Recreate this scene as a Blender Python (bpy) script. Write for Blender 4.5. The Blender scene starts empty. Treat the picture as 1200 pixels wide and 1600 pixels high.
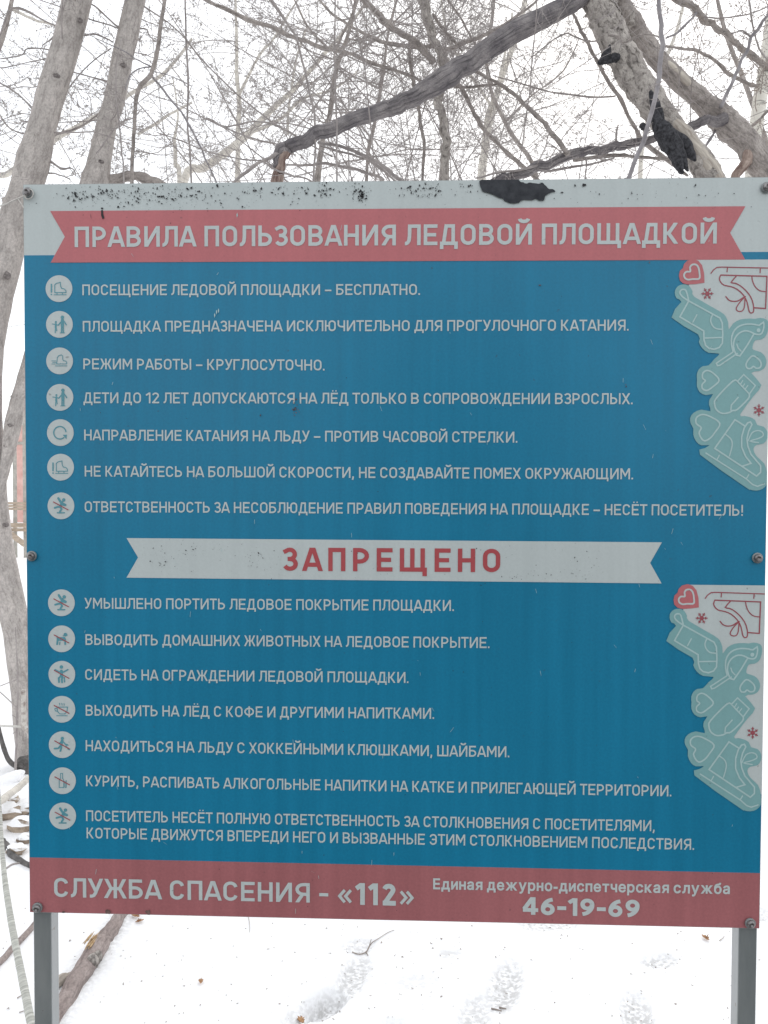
import bpy, math, random
import numpy as np
from mathutils import Vector, Matrix, noise
from mathutils.geometry import delaunay_2d_cdt

scene = bpy.context.scene
COL = scene.collection
R_ = math.radians

# ------------------------------------------------------------------ camera
F = 1250.0                                   # focal length in photo pixels
EYE = 1.55
CAM = np.array([0.03646, -1.34966, EYE])
P_, Y_, RR_ = -0.02857332, 0.03498556, 0.00356616
def cam_axes(p, y, r):
    cy, sy, cp, sp, cr, sr = math.cos(y), math.sin(y), math.cos(p), math.sin(p), math.cos(r), math.sin(r)
    f = np.array([-sy*cp, cy*cp, sp]); ri = np.array([cy, sy, 0.0]); up = np.cross(ri, f)
    return ri*cr+up*sr, -ri*sr+up*cr, f
CR, CU, CF = cam_axes(P_, Y_, RR_)
cam_d = bpy.data.cameras.new('camera'); cam = bpy.data.objects.new('camera', cam_d); COL.objects.link(cam)
cam_d.sensor_fit = 'VERTICAL'; cam_d.sensor_height = 24.0; cam_d.lens = 24.0*F/1600.0
cam_d.clip_start = 0.05; cam_d.clip_end = 600
cam.matrix_world = Matrix(((CR[0], CU[0], -CF[0], CAM[0]), (CR[1], CU[1], -CF[1], CAM[1]), (CR[2], CU[2], -CF[2], CAM[2]), (0, 0, 0, 1)))
scene.camera = cam

# ------------------------------------------------------------------ light
SUN_EL, SUN_AZ = R_(32), R_(12)              # soft sun behind thin overcast, beyond the board
world = bpy.data.worlds.new('World'); scene.world = world; world.use_nodes = True
wn, wl = world.node_tree.nodes, world.node_tree.links
wn.clear()
wo = wn.new('ShaderNodeOutputWorld'); bg = wn.new('ShaderNodeBackground'); bg.inputs['Strength'].default_value = 0.15
sky = wn.new('ShaderNodeTexSky'); sky.sky_type = 'NISHITA'; sky.sun_disc = False
sky.sun_elevation = SUN_EL; sky.sun_rotation = SUN_AZ
mixw = wn.new('ShaderNodeMix'); mixw.data_type = 'RGBA'; mixw.inputs['Factor'].default_value = 0.86
tc = wn.new('ShaderNodeTexCoord'); wnz = wn.new('ShaderNodeTexNoise'); wnz.inputs['Scale'].default_value = 1.6; wnz.inputs['Detail'].default_value = 4
wl.new(tc.outputs['Generated'], wnz.inputs['Vector'])
wr = wn.new('ShaderNodeValToRGB'); wr.color_ramp.elements[0].color = (7.3, 7.45, 7.6, 1); wr.color_ramp.elements[1].color = (8.6, 8.65, 8.7, 1)
wr.color_ramp.elements[0].position = 0.3; wr.color_ramp.elements[1].position = 0.7
wl.new(wnz.outputs['Fac'], wr.inputs['Fac'])
wl.new(sky.outputs['Color'], mixw.inputs[6]); wl.new(wr.outputs['Color'], mixw.inputs[7])
wl.new(mixw.outputs[2], bg.inputs['Color']); wl.new(bg.outputs['Background'], wo.inputs['Surface'])
sd = bpy.data.lights.new('sun', 'SUN'); sd.energy = 1.1; sd.angle = R_(24); sd.color = (1.0, 0.97, 0.93)
sun = bpy.data.objects.new('sun', sd); COL.objects.link(sun)
dv = Vector((math.sin(SUN_AZ)*math.cos(SUN_EL), math.cos(SUN_AZ)*math.cos(SUN_EL), math.sin(SUN_EL)))
sun.rotation_euler = dv.to_track_quat('Z', 'Y').to_euler(); sun.location = dv*30
vs = scene.view_settings; vs.view_transform = 'Standard'; vs.look = 'None'; vs.exposure = 0.25; vs.gamma = 1.0
vs.use_curve_mapping = False
scene.cycles.max_bounces = 6; scene.cycles.diffuse_bounces = 3

# ------------------------------------------------------------------ helpers
def ray(px, py):
    return CF + CR*((px-600)/F) + CU*((800-py)/F)
def at(px, py, Y):
    d = ray(px, py); return CAM + d*((Y-CAM[1])/d[1])
def gnd(px, py, z=0.0):
    d = ray(px, py); return CAM + d*((z-CAM[2])/d[2])
def pl(px, py):
    p = at(px, py, 0.0); return (p[0], p[2])
def zdep(p):
    return float(np.dot(np.asarray(p)-CAM, CF))

def tag(o, label=None, cat=None, group=None, kind=None):
    if label: o['label'] = label
    if cat: o['category'] = cat
    if group: o['group'] = group
    if kind: o['kind'] = kind
    return o
def empty(name, loc, label, cat, group=None):
    o = bpy.data.objects.new(name, None); COL.objects.link(o); o.location = loc
    o.empty_display_size = 0.1
    return tag(o, label, cat, group)
def link(name, me, parent=None):
    o = bpy.data.objects.new(name, me); COL.objects.link(o)
    if parent is not None:
        o.parent = parent
        off = Vector(parent.location)
        q = parent.parent
        while q is not None:
            off += Vector(q.location); q = q.parent
        o.matrix_parent_inverse = Matrix.Translation(-off)
    return o

class MB:
    def __init__(s): s.v = []; s.f = []; s.n = 0; s.t = []
    def add(s, verts, faces, tb=None):
        verts = np.asarray(verts, float).reshape(-1, 3)
        s.v.append(verts); b = s.n
        s.f.extend([tuple(i+b for i in f) for f in faces]); s.n += len(verts)
        s.t.append(np.zeros_like(verts) if tb is None else tb)
    def box(s, x0, y0, z0, x1, y1, z1):
        v = [(x0,y0,z0),(x1,y0,z0),(x1,y1,z0),(x0,y1,z0),(x0,y0,z1),(x1,y0,z1),(x1,y1,z1),(x0,y1,z1)]
        s.add(v, [(0,3,2,1),(4,5,6,7),(0,1,5,4),(1,2,6,5),(2,3,7,6),(3,0,4,7)])
    def tube(s, pts, rad, sides=6, cap=True, rough=0.0, rng=None):
        pts = np.asarray(pts, float); rad = np.asarray(rad, float); n = len(pts)
        tan = np.gradient(pts, axis=0); tan /= np.linalg.norm(tan, axis=1)[:, None]+1e-9
        t0 = tan[n//2]; ref = np.array([0.0, 1.0, 0.0]) if abs(t0[1]) < 0.8 else np.array([1.0, 0, 0])
        u = np.cross(tan, ref); u /= np.linalg.norm(u, axis=1)[:, None]+1e-9
        w = np.cross(tan, u)
        a = _ANG[sides]; ca, sa = np.cos(a), np.sin(a)
        rr = np.repeat(rad[:, None], sides, 1)
        if rough and rng is not None:
            k = rng.normal(0, 1, (n, sides)); k = (k+np.roll(k, 1, 1)+np.roll(k, 1, 0))/3
            rr = rr*(1+rough*k)
        V = pts[:, None, :] + (u[:, None, :]*ca[None, :, None] + w[:, None, :]*sa[None, :, None])*rr[:, :, None]
        L = np.concatenate([[0], np.cumsum(np.linalg.norm(np.diff(pts, axis=0), axis=1))])
        tb = np.stack([rr*ca, rr*sa, np.repeat(L[:, None], sides, 1)], -1).reshape(-1, 3)
        key = (n, sides, cap)
        if key not in _FC:
            fs = []
            for i in range(n-1):
                for j in range(sides):
                    k = (j+1) % sides
                    fs.append((i*sides+j, i*sides+k, (i+1)*sides+k, (i+1)*sides+j))
            if cap: fs.append(tuple(range(sides-1, -1, -1))); fs.append(tuple((n-1)*sides+j for j in range(sides)))
            _FC[key] = fs
        s.add(V.reshape(-1, 3), _FC[key], tb)
    def mesh(s, name, mat, smooth=True):
        me = bpy.data.meshes.new(name)
        v = np.concatenate(s.v) if s.v else np.zeros((0, 3))
        me.from_pydata(v.tolist(), [], s.f)
        at_ = me.attributes.new('tb', 'FLOAT_VECTOR', 'POINT'); at_.data.foreach_set('vector', np.concatenate(s.t).ravel())
        if mat: me.materials.append(mat)
        if smooth: me.polygons.foreach_set('use_smooth', [True]*len(me.polygons))
        me.update(); return me
    def build(s, name, mat, parent=None, smooth=True):
        return link(name, s.mesh(name, mat, smooth), parent)
_ANG = {k: np.arange(k)*2*math.pi/k for k in range(3, 40)}
_FC = {}

# ------------------------------------------------------------------ materials
def nodes(name, rough=0.8, spec=0.3):
    m = bpy.data.materials.new(name); m.use_nodes = True
    nt = m.node_tree; b = nt.nodes['Principled BSDF']
    b.inputs['Roughness'].default_value = rough; b.inputs['Specular IOR Level'].default_value = spec
    return m, nt, b
def mat(name, c, c2=None, scale=8, rough=0.8, spec=0.3, bump=0.0, coord='Object', stretch=(1, 1, 1), detail=5, metal=0, dist=0.01, lo=0.35, hi=0.65, c3=None):
    m, nt, b = nodes(name, rough, spec); N, L = nt.nodes, nt.links
    b.inputs['Metallic'].default_value = metal
    if coord == 'tb':
        t = N.new('ShaderNodeAttribute'); t.attribute_name = 'tb'; src = t.outputs['Vector']
    else:
        t = N.new('ShaderNodeTexCoord'); src = t.outputs[coord]
    mp = N.new('ShaderNodeMapping'); mp.inputs['Scale'].default_value = stretch; L.new(src, mp.inputs['Vector'])
    nz = N.new('ShaderNodeTexNoise'); nz.inputs['Scale'].default_value = scale; nz.inputs['Detail'].default_value = detail
    nz.inputs['Roughness'].default_value = 0.65
    L.new(mp.outputs['Vector'], nz.inputs['Vector'])
    r = N.new('ShaderNodeValToRGB'); e = r.color_ramp.elements
    e[0].position = lo; e[1].position = hi
    e[0].color = (*c, 1); e[1].color = (*(c2 or c), 1)
    if c3: q = e.new((lo+hi)/2); q.color = (*c3, 1)
    L.new(nz.outputs['Fac'], r.inputs['Fac']); L.new(r.outputs['Color'], b.inputs['Base Color'])
    if bump:
        bp = N.new('ShaderNodeBump'); bp.inputs['Strength'].default_value = bump; bp.inputs['Distance'].default_value = dist
        L.new(nz.outputs['Fac'], bp.inputs['Height']); L.new(bp.outputs['Normal'], b.inputs['Normal'])
    return m
def print_mat(name, c, var=0.06):
    """printed vinyl: flat ink with faint mottling, chalky fading and grime dots"""
    m, nt, b = nodes(name, 0.4, 0.38); N, L = nt.nodes, nt.links
    t = N.new('ShaderNodeTexCoord')
    n1 = N.new('ShaderNodeTexNoise'); n1.inputs['Scale'].default_value = 3.2; n1.inputs['Detail'].default_value = 6; L.new(t.outputs['Object'], n1.inputs['Vector'])
    mp = N.new('ShaderNodeMapping'); mp.inputs['Scale'].default_value = (34, 1, 1.2); L.new(t.outputs['Object'], mp.inputs['Vector'])
    n2 = N.new('ShaderNodeTexNoise'); n2.inputs['Scale'].default_value = 1.5; n2.inputs['Detail'].default_value = 3; L.new(mp.outputs['Vector'], n2.inputs['Vector'])
    n3 = N.new('ShaderNodeTexNoise'); n3.inputs['Scale'].default_value = 240; n3.inputs['Detail'].default_value = 2; L.new(t.outputs['Object'], n3.inputs['Vector'])
    ad = N.new('ShaderNodeMath'); ad.operation = 'ADD'; L.new(n1.outputs['Fac'], ad.inputs[0]); L.new(n2.outputs['Fac'], ad.inputs[1])
    a2 = N.new('ShaderNodeMath'); a2.operation = 'MULTIPLY_ADD'; L.new(n3.outputs['Fac'], a2.inputs[0]); a2.inputs[1].default_value = 0.9; L.new(ad.outputs[0], a2.inputs[2])
    mr = N.new('ShaderNodeMapRange'); L.new(a2.outputs[0], mr.inputs['Value'])
    mr.inputs['From Min'].default_value = 1.1; mr.inputs['From Max'].default_value = 1.8
    mr.inputs['To Min'].default_value = 1-var; mr.inputs['To Max'].default_value = 1+var
    mu = N.new('ShaderNodeVectorMath'); mu.operation = 'SCALE'; mu.inputs[0].default_value = c; L.new(mr.outputs[0], mu.inputs['Scale'])
    # grime dots
    vz = N.new('ShaderNodeTexNoise'); vz.inputs['Scale'].default_value = 95; vz.inputs['Detail'].default_value = 3; L.new(t.outputs['Object'], vz.inputs['Vector'])
    cr = N.new('ShaderNodeValToRGB'); cr.color_ramp.elements[0].position = 0.70; cr.color_ramp.elements[0].color = (0, 0, 0, 1)
    cr.color_ramp.elements[1].position = 0.76; cr.color_ramp.elements[1].color = (1, 1, 1, 1)
    L.new(vz.outputs['Fac'], cr.inputs['Fac'])
    mk = N.new('ShaderNodeMath'); mk.operation = 'MULTIPLY'; mk.inputs[1].default_value = 0.45; L.new(cr.outputs['Color'], mk.inputs[0])
    mx = N.new('ShaderNodeMix'); mx.data_type = 'RGBA'; L.new(mk.outputs[0], mx.inputs['Factor']); L.new(mu.outputs[0], mx.inputs[6]); mx.inputs[7].default_value = (0.05, 0.05, 0.05, 1)
    L.new(mx.outputs[2], b.inputs['Base Color'])
    bp = N.new('ShaderNodeBump'); bp.inputs['Strength'].default_value = 0.05; bp.inputs['Distance'].default_value = 0.004
    L.new(n1.outputs['Fac'], bp.inputs['Height']); L.new(bp.outputs['Normal'], b.inputs['Normal'])
    rr = N.new('ShaderNodeMapRange'); L.new(n2.outputs['Fac'], rr.inputs['Value']); rr.inputs['To Min'].default_value = 0.28; rr.inputs['To Max'].default_value = 0.42
    L.new(rr.outputs[0], b.inputs['Roughness'])
    return m

def bark(name, dark, mid, light, fine=60, fis=26, st=.18, blotch=7, bump=.8, dist=.006, fdark=.55):
    """bark: big blotches, lengthwise fissures and fine speckle on tube coordinates"""
    m, nt, b = nodes(name, 0.92, 0.15); N, L = nt.nodes, nt.links
    t = N.new('ShaderNodeAttribute'); t.attribute_name = 'tb'
    def nz(sc, st_, det, dis=0):
        mp = N.new('ShaderNodeMapping'); mp.inputs['Scale'].default_value = (1, 1, st_); L.new(t.outputs['Vector'], mp.inputs['Vector'])
        n = N.new('ShaderNodeTexNoise'); n.inputs['Scale'].default_value = sc; n.inputs['Detail'].default_value = det; n.inputs['Roughness'].default_value = .65; n.inputs['Distortion'].default_value = dis
        L.new(mp.outputs['Vector'], n.inputs['Vector']); return n.outputs['Fac']
    A, Bn, Cn = nz(blotch, .8, 4), nz(fis, st, 7, .4), nz(fine, .7, 5)
    r = N.new('ShaderNodeValToRGB'); e = r.color_ramp.elements; e[0].position = .3; e[1].position = .7; e[0].color = (*mid, 1); e[1].color = (*light, 1); L.new(A, r.inputs['Fac'])
    r2 = N.new('ShaderNodeValToRGB'); e = r2.color_ramp.elements; e[0].position = .36; e[1].position = .52; e[0].color = (1, 1, 1, 1); e[1].color = (0, 0, 0, 1); L.new(Bn, r2.inputs['Fac'])
    f = N.new('ShaderNodeMath'); f.operation = 'MULTIPLY'; f.inputs[1].default_value = fdark; L.new(r2.outputs['Color'], f.inputs[0])
    mx = N.new('ShaderNodeMix'); mx.data_type = 'RGBA'; L.new(f.outputs[0], mx.inputs['Factor']); L.new(r.outputs['Color'], mx.inputs[6]); mx.inputs[7].default_value = (*dark, 1)
    mr = N.new('ShaderNodeMapRange'); L.new(Cn, mr.inputs['Value']); mr.inputs['From Min'].default_value = .3; mr.inputs['From Max'].default_value = .7; mr.inputs['To Min'].default_value = .72; mr.inputs['To Max'].default_value = 1.22
    sc = N.new('ShaderNodeVectorMath'); sc.operation = 'SCALE'; L.new(mx.outputs[2], sc.inputs[0]); L.new(mr.outputs[0], sc.inputs['Scale']); L.new(sc.outputs[0], b.inputs['Base Color'])
    ad = N.new('ShaderNodeMath'); ad.operation = 'MULTIPLY_ADD'; L.new(Cn, ad.inputs[0]); ad.inputs[1].default_value = .5; L.new(Bn, ad.inputs[2])
    bp = N.new('ShaderNodeBump'); bp.inputs['Strength'].default_value = bump; bp.inputs['Distance'].default_value = dist; L.new(ad.outputs[0], bp.inputs['Height']); L.new(bp.outputs['Normal'], b.inputs['Normal'])
    return m
M_BLUE = print_mat('faded_blue_vinyl', (0.003, 0.190, 0.338), 0.11)
M_WHITE = print_mat('aged_white_vinyl', (0.52, 0.575, 0.575), 0.05)
M_RED = print_mat('glare_paled_red_vinyl', (0.50, 0.15, 0.165), 0.07)  # title red painted paler to carry the veiling glare near the board's top
M_RED2 = print_mat('red_footer_vinyl', (0.38, 0.135, 0.145), 0.12)  # darker copy of the ribbon red, for the unveiled foot of the board
M_DRED = print_mat('red_ink', (0.42, 0.075, 0.085), 0.06)
M_LINE = print_mat('thin_red_line_ink', (0.33, 0.08, 0.10), 0.06)
M_TEAL = print_mat('pale_teal_ink', (0.215, 0.41, 0.42), 0.05)
M_TLINE = print_mat('pale_outline_ink', (0.42, 0.58, 0.58), 0.05)
M_PICT = print_mat('pictogram_teal_ink', (0.10, 0.30, 0.36), 0.10)
M_PRED = print_mat('pictogram_red_ink', (0.36, 0.08, 0.09), 0.06)
M_DIRT = mat('black_grime', (0.02, 0.02, 0.022), (0.06, 0.06, 0.065), scale=120, rough=0.9)
M_BARE = mat('bare_dark_board', (0.022, 0.024, 0.03), (0.075, 0.08, 0.09), scale=45, rough=0.85, bump=0.5, dist=0.002, lo=.3, hi=.75)
M_RUST = mat('rust_stain', (0.10, 0.07, 0.065), (0.22, 0.13, 0.12), scale=150, rough=0.9)
M_STEEL = mat('grey_painted_steel', (0.12, 0.14, 0.145), (0.21, 0.225, 0.225), scale=10, rough=0.36, spec=0.6, bump=0.2, stretch=(1, 1, 0.25), dist=0.002, detail=8)
def chips(m, col, lo=.66, hi=.70, sc=42):
    nt = m.node_tree; N, L = nt.nodes, nt.links; b = N['Principled BSDF']; src = b.inputs['Base Color'].links[0].from_socket
    t = N.new('ShaderNodeTexCoord'); n = N.new('ShaderNodeTexNoise'); n.inputs['Scale'].default_value = sc; n.inputs['Detail'].default_value = 6; L.new(t.outputs['Object'], n.inputs['Vector'])
    r = N.new('ShaderNodeMapRange'); L.new(n.outputs['Fac'], r.inputs['Value']); r.inputs['From Min'].default_value = lo; r.inputs['From Max'].default_value = hi
    mx = N.new('ShaderNodeMix'); mx.data_type = 'RGBA'; L.new(r.outputs[0], mx.inputs['Factor']); L.new(src, mx.inputs[6]); mx.inputs[7].default_value = (*col, 1); L.new(mx.outputs[2], b.inputs['Base Color'])
chips(M_STEEL, (.09, .06, .045))
_b = M_STEEL.node_tree.nodes['Principled BSDF']; _b.inputs['Coat Weight'].default_value = .9; _b.inputs['Coat Roughness'].default_value = .12
M_BOLT = mat('weathered_bolt_steel', (0.12, 0.11, 0.11), (0.34, 0.33, 0.33), scale=150, rough=0.38, metal=0.75, bump=0.2, dist=0.001)
M_PANELCORE = mat('panel_core', (0.30, 0.32, 0.32), (0.42, 0.44, 0.44), scale=30, rough=0.6)
M_TWINE = mat('pale_twine', (0.55, 0.53, 0.50), (0.72, 0.70, 0.66), scale=300, rough=0.95)
M_BARK = bark('smooth_grey_bark', (.17, .152, .143), (.38, .35, .33), (.56, .515, .485), fine=110, fis=42, st=.3, blotch=9, bump=.6, dist=.004, fdark=.45)
M_BARK2 = bark('mid_grey_bark', (.11, .097, .09), (.27, .24, .225), (.48, .435, .405), fine=120, fis=55, st=.25, blotch=11, bump=.8, dist=.005, fdark=.6)
M_FLAKY = bark('flaky_rough_bark', (.08, .07, .065), (.31, .28, .26), (.62, .575, .53), fine=150, fis=48, st=.6, blotch=14, bump=1.0, dist=.009, fdark=.75)
M_DEAD = bark('weathered_dead_wood', (.04, .036, .042), (.125, .115, .125), (.34, .315, .31), fine=170, fis=85, st=.045, blotch=10, bump=.8, dist=.004, fdark=.7)
M_REDWOOD = mat('reddish_torn_wood', (0.15, 0.10, 0.085), (0.46, 0.37, 0.32), scale=45, rough=0.9, bump=0.7, coord='tb', stretch=(1, 1, 0.15), dist=0.004)
M_PALEWOOD = mat('pale_barkless_wood', (0.27, 0.23, 0.20), (0.62, 0.57, 0.50), scale=45, rough=0.85, bump=0.5, coord='tb', stretch=(1, 1, 0.12), dist=0.004)
M_ROT = mat('charred_rotten_wood', (0.014, 0.014, 0.016), (0.07, 0.07, 0.078), scale=60, rough=0.9, bump=0.6, coord='tb', dist=0.005)
M_BIRCH = mat('pale_birch_bark', (0.20, 0.19, 0.18), (0.78, 0.75, 0.68), scale=9, rough=0.7, bump=0.3, coord='tb', stretch=(1, 1, 5), dist=0.003, lo=.34, hi=.45)
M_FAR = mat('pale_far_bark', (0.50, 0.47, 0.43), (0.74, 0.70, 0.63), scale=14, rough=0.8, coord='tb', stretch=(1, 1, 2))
M_TWIG = mat('grey_brown_twig', (0.25, 0.225, 0.22), (0.40, 0.365, 0.35), scale=12, rough=0.85)
M_TWIG2 = mat('warm_brown_twig', (0.24, 0.20, 0.18), (0.40, 0.35, 0.31), scale=12, rough=0.85)
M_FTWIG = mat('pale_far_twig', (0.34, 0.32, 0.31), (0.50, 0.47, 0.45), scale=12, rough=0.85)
M_PURPLE = mat('purple_grey_twig', (0.21, 0.195, 0.205), (0.36, 0.34, 0.35), scale=12, rough=0.8)
M_LEAF = mat('dry_brown_leaf', (0.20, 0.09, 0.04), (0.50, 0.30, 0.16), scale=60, rough=0.8)
M_LOG = bark('wet_brown_log', (.12, .095, .09), (.27, .22, .205), (.40, .34, .32), fine=120, fis=60, st=.15, blotch=14, bump=.7, dist=.004, fdark=.5)
M_SPLIT = mat('fresh_split_wood', (0.35, 0.22, 0.12), (0.62, 0.46, 0.27), scale=60, rough=0.85, coord='Object')
M_STONE = mat('brown_stone', (0.15, 0.11, 0.085), (0.46, 0.38, 0.30), scale=14, rough=0.9, bump=0.6, dist=0.01)
def snow_on_top(m, lo=.45, hi=.75):
    nt = m.node_tree; N, L = nt.nodes, nt.links; b = N['Principled BSDF']; src = b.inputs['Base Color'].links[0].from_socket
    g = N.new('ShaderNodeNewGeometry'); sp = N.new('ShaderNodeSeparateXYZ'); L.new(g.outputs['True Normal'], sp.inputs[0])
    n = N.new('ShaderNodeTexNoise'); n.inputs['Scale'].default_value = 22; n.inputs['Detail'].default_value = 5; t = N.new('ShaderNodeTexCoord'); L.new(t.outputs['Object'], n.inputs['Vector'])
    a = N.new('ShaderNodeMath'); a.operation = 'MULTIPLY_ADD'; L.new(n.outputs['Fac'], a.inputs[0]); a.inputs[1].default_value = .9; L.new(sp.outputs['Z'], a.inputs[2])
    r = N.new('ShaderNodeMapRange'); L.new(a.outputs[0], r.inputs['Value']); r.inputs['From Min'].default_value = lo+.45; r.inputs['From Max'].default_value = hi+.45
    mx = N.new('ShaderNodeMix'); mx.data_type = 'RGBA'; L.new(r.outputs[0], mx.inputs['Factor']); L.new(src, mx.inputs[6]); mx.inputs[7].default_value = (.88, .88, .89, 1); L.new(mx.outputs[2], b.inputs['Base Color'])
snow_on_top(M_STONE, .35, .6)
M_PLANK = mat('weathered_plank', (0.30, 0.24, 0.19), (0.52, 0.43, 0.34), scale=6, rough=0.9, bump=0.3, stretch=(1, 1, 8))
M_DPOST = mat('grey_wood_post', (0.30, 0.29, 0.26), (0.46, 0.44, 0.40), scale=9, rough=0.9)
M_HOUSE = mat('haze_paled_brick_red', (0.56, 0.32, 0.28), (0.70, 0.47, 0.42), scale=2, rough=0.9)  # brick red lightened to paint in the haze and flare over the house
M_BLACKSTUMP = mat('dark_damp_bark', (0.07, 0.068, 0.066), (0.17, 0.16, 0.155), scale=30, rough=0.95, bump=0.8, dist=0.010)

# snow
def snow_material():
    m, nt, b = nodes('snow', 0.85, 0.15); N, L = nt.nodes, nt.links
    t = N.new('ShaderNodeTexCoord')
    n = N.new('ShaderNodeTexNoise'); n.inputs['Scale'].default_value = 55; n.inputs['Detail'].default_value = 8; L.new(t.outputs['Object'], n.inputs['Vector'])
    a = N.new('ShaderNodeAttribute'); a.attribute_name = 'dirt'
    r = N.new('ShaderNodeValToRGB'); r.color_ramp.elements[0].position = 0.42; r.color_ramp.elements[1].position = 0.62
    r.color_ramp.elements[0].color = (1, 1, 1, 1); r.color_ramp.elements[1].color = (0, 0, 0, 1)
    n2 = N.new('ShaderNodeTexNoise'); n2.inputs['Scale'].default_value = 75; n2.inputs['Detail'].default_value = 6; L.new(t.outputs['Object'], n2.inputs['Vector'])
    L.new(n2.outputs['Fac'], r.inputs['Fac'])
    mu = N.new('ShaderNodeMath'); mu.operation = 'MULTIPLY'; L.new(a.outputs['Fac'], mu.inputs[0]); L.new(r.outputs['Color'], mu.inputs[1])
    mx = N.new('ShaderNodeMix'); mx.data_type = 'RGBA'; mx.inputs[6].default_value = (0.90, 0.90, 0.91, 1); mx.inputs[7].default_value = (0.30, 0.29, 0.28, 1)
    L.new(mu.outputs[0], mx.inputs['Factor'])
    # unseen dark ground added before the board to dim the panel's lower part
    sp = N.new('ShaderNodeSeparateXYZ'); L.new(t.outputs['Object'], sp.inputs[0])
    mr = N.new('ShaderNodeMapRange'); L.new(sp.outputs['Y'], mr.inputs['Value']); mr.inputs['From Min'].default_value = 0.2; mr.inputs['From Max'].default_value = -0.5
    nb = N.new('ShaderNodeTexNoise'); nb.inputs['Scale'].default_value = 2.5; nb.inputs['Detail'].default_value = 6; L.new(t.outputs['Object'], nb.inputs['Vector'])
    rb = N.new('ShaderNodeValToRGB'); rb.color_ramp.elements[0].position = .3; rb.color_ramp.elements[0].color = (0.07, 0.065, 0.06, 1); rb.color_ramp.elements[1].position = .75; rb.color_ramp.elements[1].color = (0.24, 0.235, 0.23, 1)
    L.new(nb.outputs['Fac'], rb.inputs['Fac'])
    m2 = N.new('ShaderNodeMix'); m2.data_type = 'RGBA'; L.new(mr.outputs[0], m2.inputs['Factor']); L.new(mx.outputs[2], m2.inputs[6]); L.new(rb.outputs['Color'], m2.inputs[7])
    L.new(m2.outputs[2], b.inputs['Base Color'])
    bp = N.new('ShaderNodeBump'); bp.inputs['Strength'].default_value = 0.35; bp.inputs['Distance'].default_value = 0.012
    L.new(n.outputs['Fac'], bp.inputs['Height']); L.new(bp.outputs['Normal'], b.inputs['Normal'])
    return m
M_SNOW = snow_material()
M_CAP = mat('soft_snow', (0.88, 0.88, 0.89), (0.91, 0.91, 0.92), scale=30, rough=0.85, spec=0.1, bump=0.3)

# ------------------------------------------------------------------ ground
# footprints: (photo px, py, length m, width m, heading deg, depth m, dirt)
PRINTS = [(553, 1527, .27, .105, 78, .022, .5), (508, 1573, .17, .10, 62, .055, .68), (470, 1592, .2, .1, 60, .02, .30), (790, 1546, .30, .12, 75, .018, .55),
          (742, 1592, .22, .11, 80, .02, .42), (1030, 1507, .16, .08, 20, .018, .5), (995, 1594, .24, .11, 80, .02, .55), (560, 1480, .14, .10, 20, .010, .35),
          (858, 1453, .26, .10, 5, .010, .42), (700, 1495, .10, .06, 10, .008, .3), (648, 1540, .2, .1, 10, .006, .22), (1180, 1432, .3, .12, 0, .014, .35),
          (605, 1650, .3, .12, 80, .03, .3), (880, 1680, .3, .12, 95, .03, .3)]
PR = []
for (px, py, l, w, hd, dp, di) in PRINTS:
    g = gnd(px, py); PR.append((g[0], g[1], l/2, w/2, R_(hd), dp, di))
def hbase(x, y):
    h = 0.03*noise.noise(Vector((x*0.45, y*0.45, 3.1))) + 0.012*noise.noise(Vector((x*1.7, y*1.7, 9.3)))
    far = max(0.0, math.hypot(x, y-4)-12)
    h += 0.35*min(1, far/40)*noise.noise(Vector((x*0.06, y*0.06, 1.0)))
    if abs(x) < 6 and 0 < y < 7: h += 0.005*noise.noise(Vector((x*7, y*7, 5.5)))
    return h
LOGA, LOGB = gnd(78, 1600), gnd(193, 1432)
STUMP = gnd(40, 1222)
def hsnow(x, y):
    h = hbase(x, y)
    if -2.5 < x < 2.5 and 0.3 < y < 3.6:
        for (cx, cy, a, b, th, dp, di) in PR:
            dx, dy = x-cx, y-cy
            if dx*dx+dy*dy > 0.12: continue
            u = dx*math.cos(th)+dy*math.sin(th); v = -dx*math.sin(th)+dy*math.cos(th)
            w = b*(1-0.22*math.cos(2.6*u/a)) if a > 0.09 else b
            q = math.sqrt((u/a)**2+(v/w)**2)
            h -= dp*(.85+.3*noise.noise(Vector((x*22, y*22, 2.2))))/(1+math.exp((q-0.9)*9)); h += 0.12*dp*math.exp(-((q-1.2)/0.2)**2)
        # snow banked against the fallen log
        t = ((x-LOGA[0])*(LOGB[0]-LOGA[0])+(y-LOGA[1])*(LOGB[1]-LOGA[1]))/((LOGB[0]-LOGA[0])**2+(LOGB[1]-LOGA[1])**2)
        if -0.3 < t < 1.3:
            qx, qy = LOGA[0]+t*(LOGB[0]-LOGA[0]), LOGA[1]+t*(LOGB[1]-LOGA[1]); d = math.hypot(x-qx, y-qy)
            h += 0.018*math.exp(-(d/0.09)**2)
    return h
def axis(lo, hi, fine_lo, fine_hi, step):
    a = list(np.arange(fine_lo, fine_hi, step)); s = step; x = a[0]; left = []
    while x > lo: s *= 1.22; x -= s; left.append(x)
    s = step; x = a[-1]; right = []
    while x < hi: s *= 1.22; x += s; right.append(x)
    return left[::-1]+a+right
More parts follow.
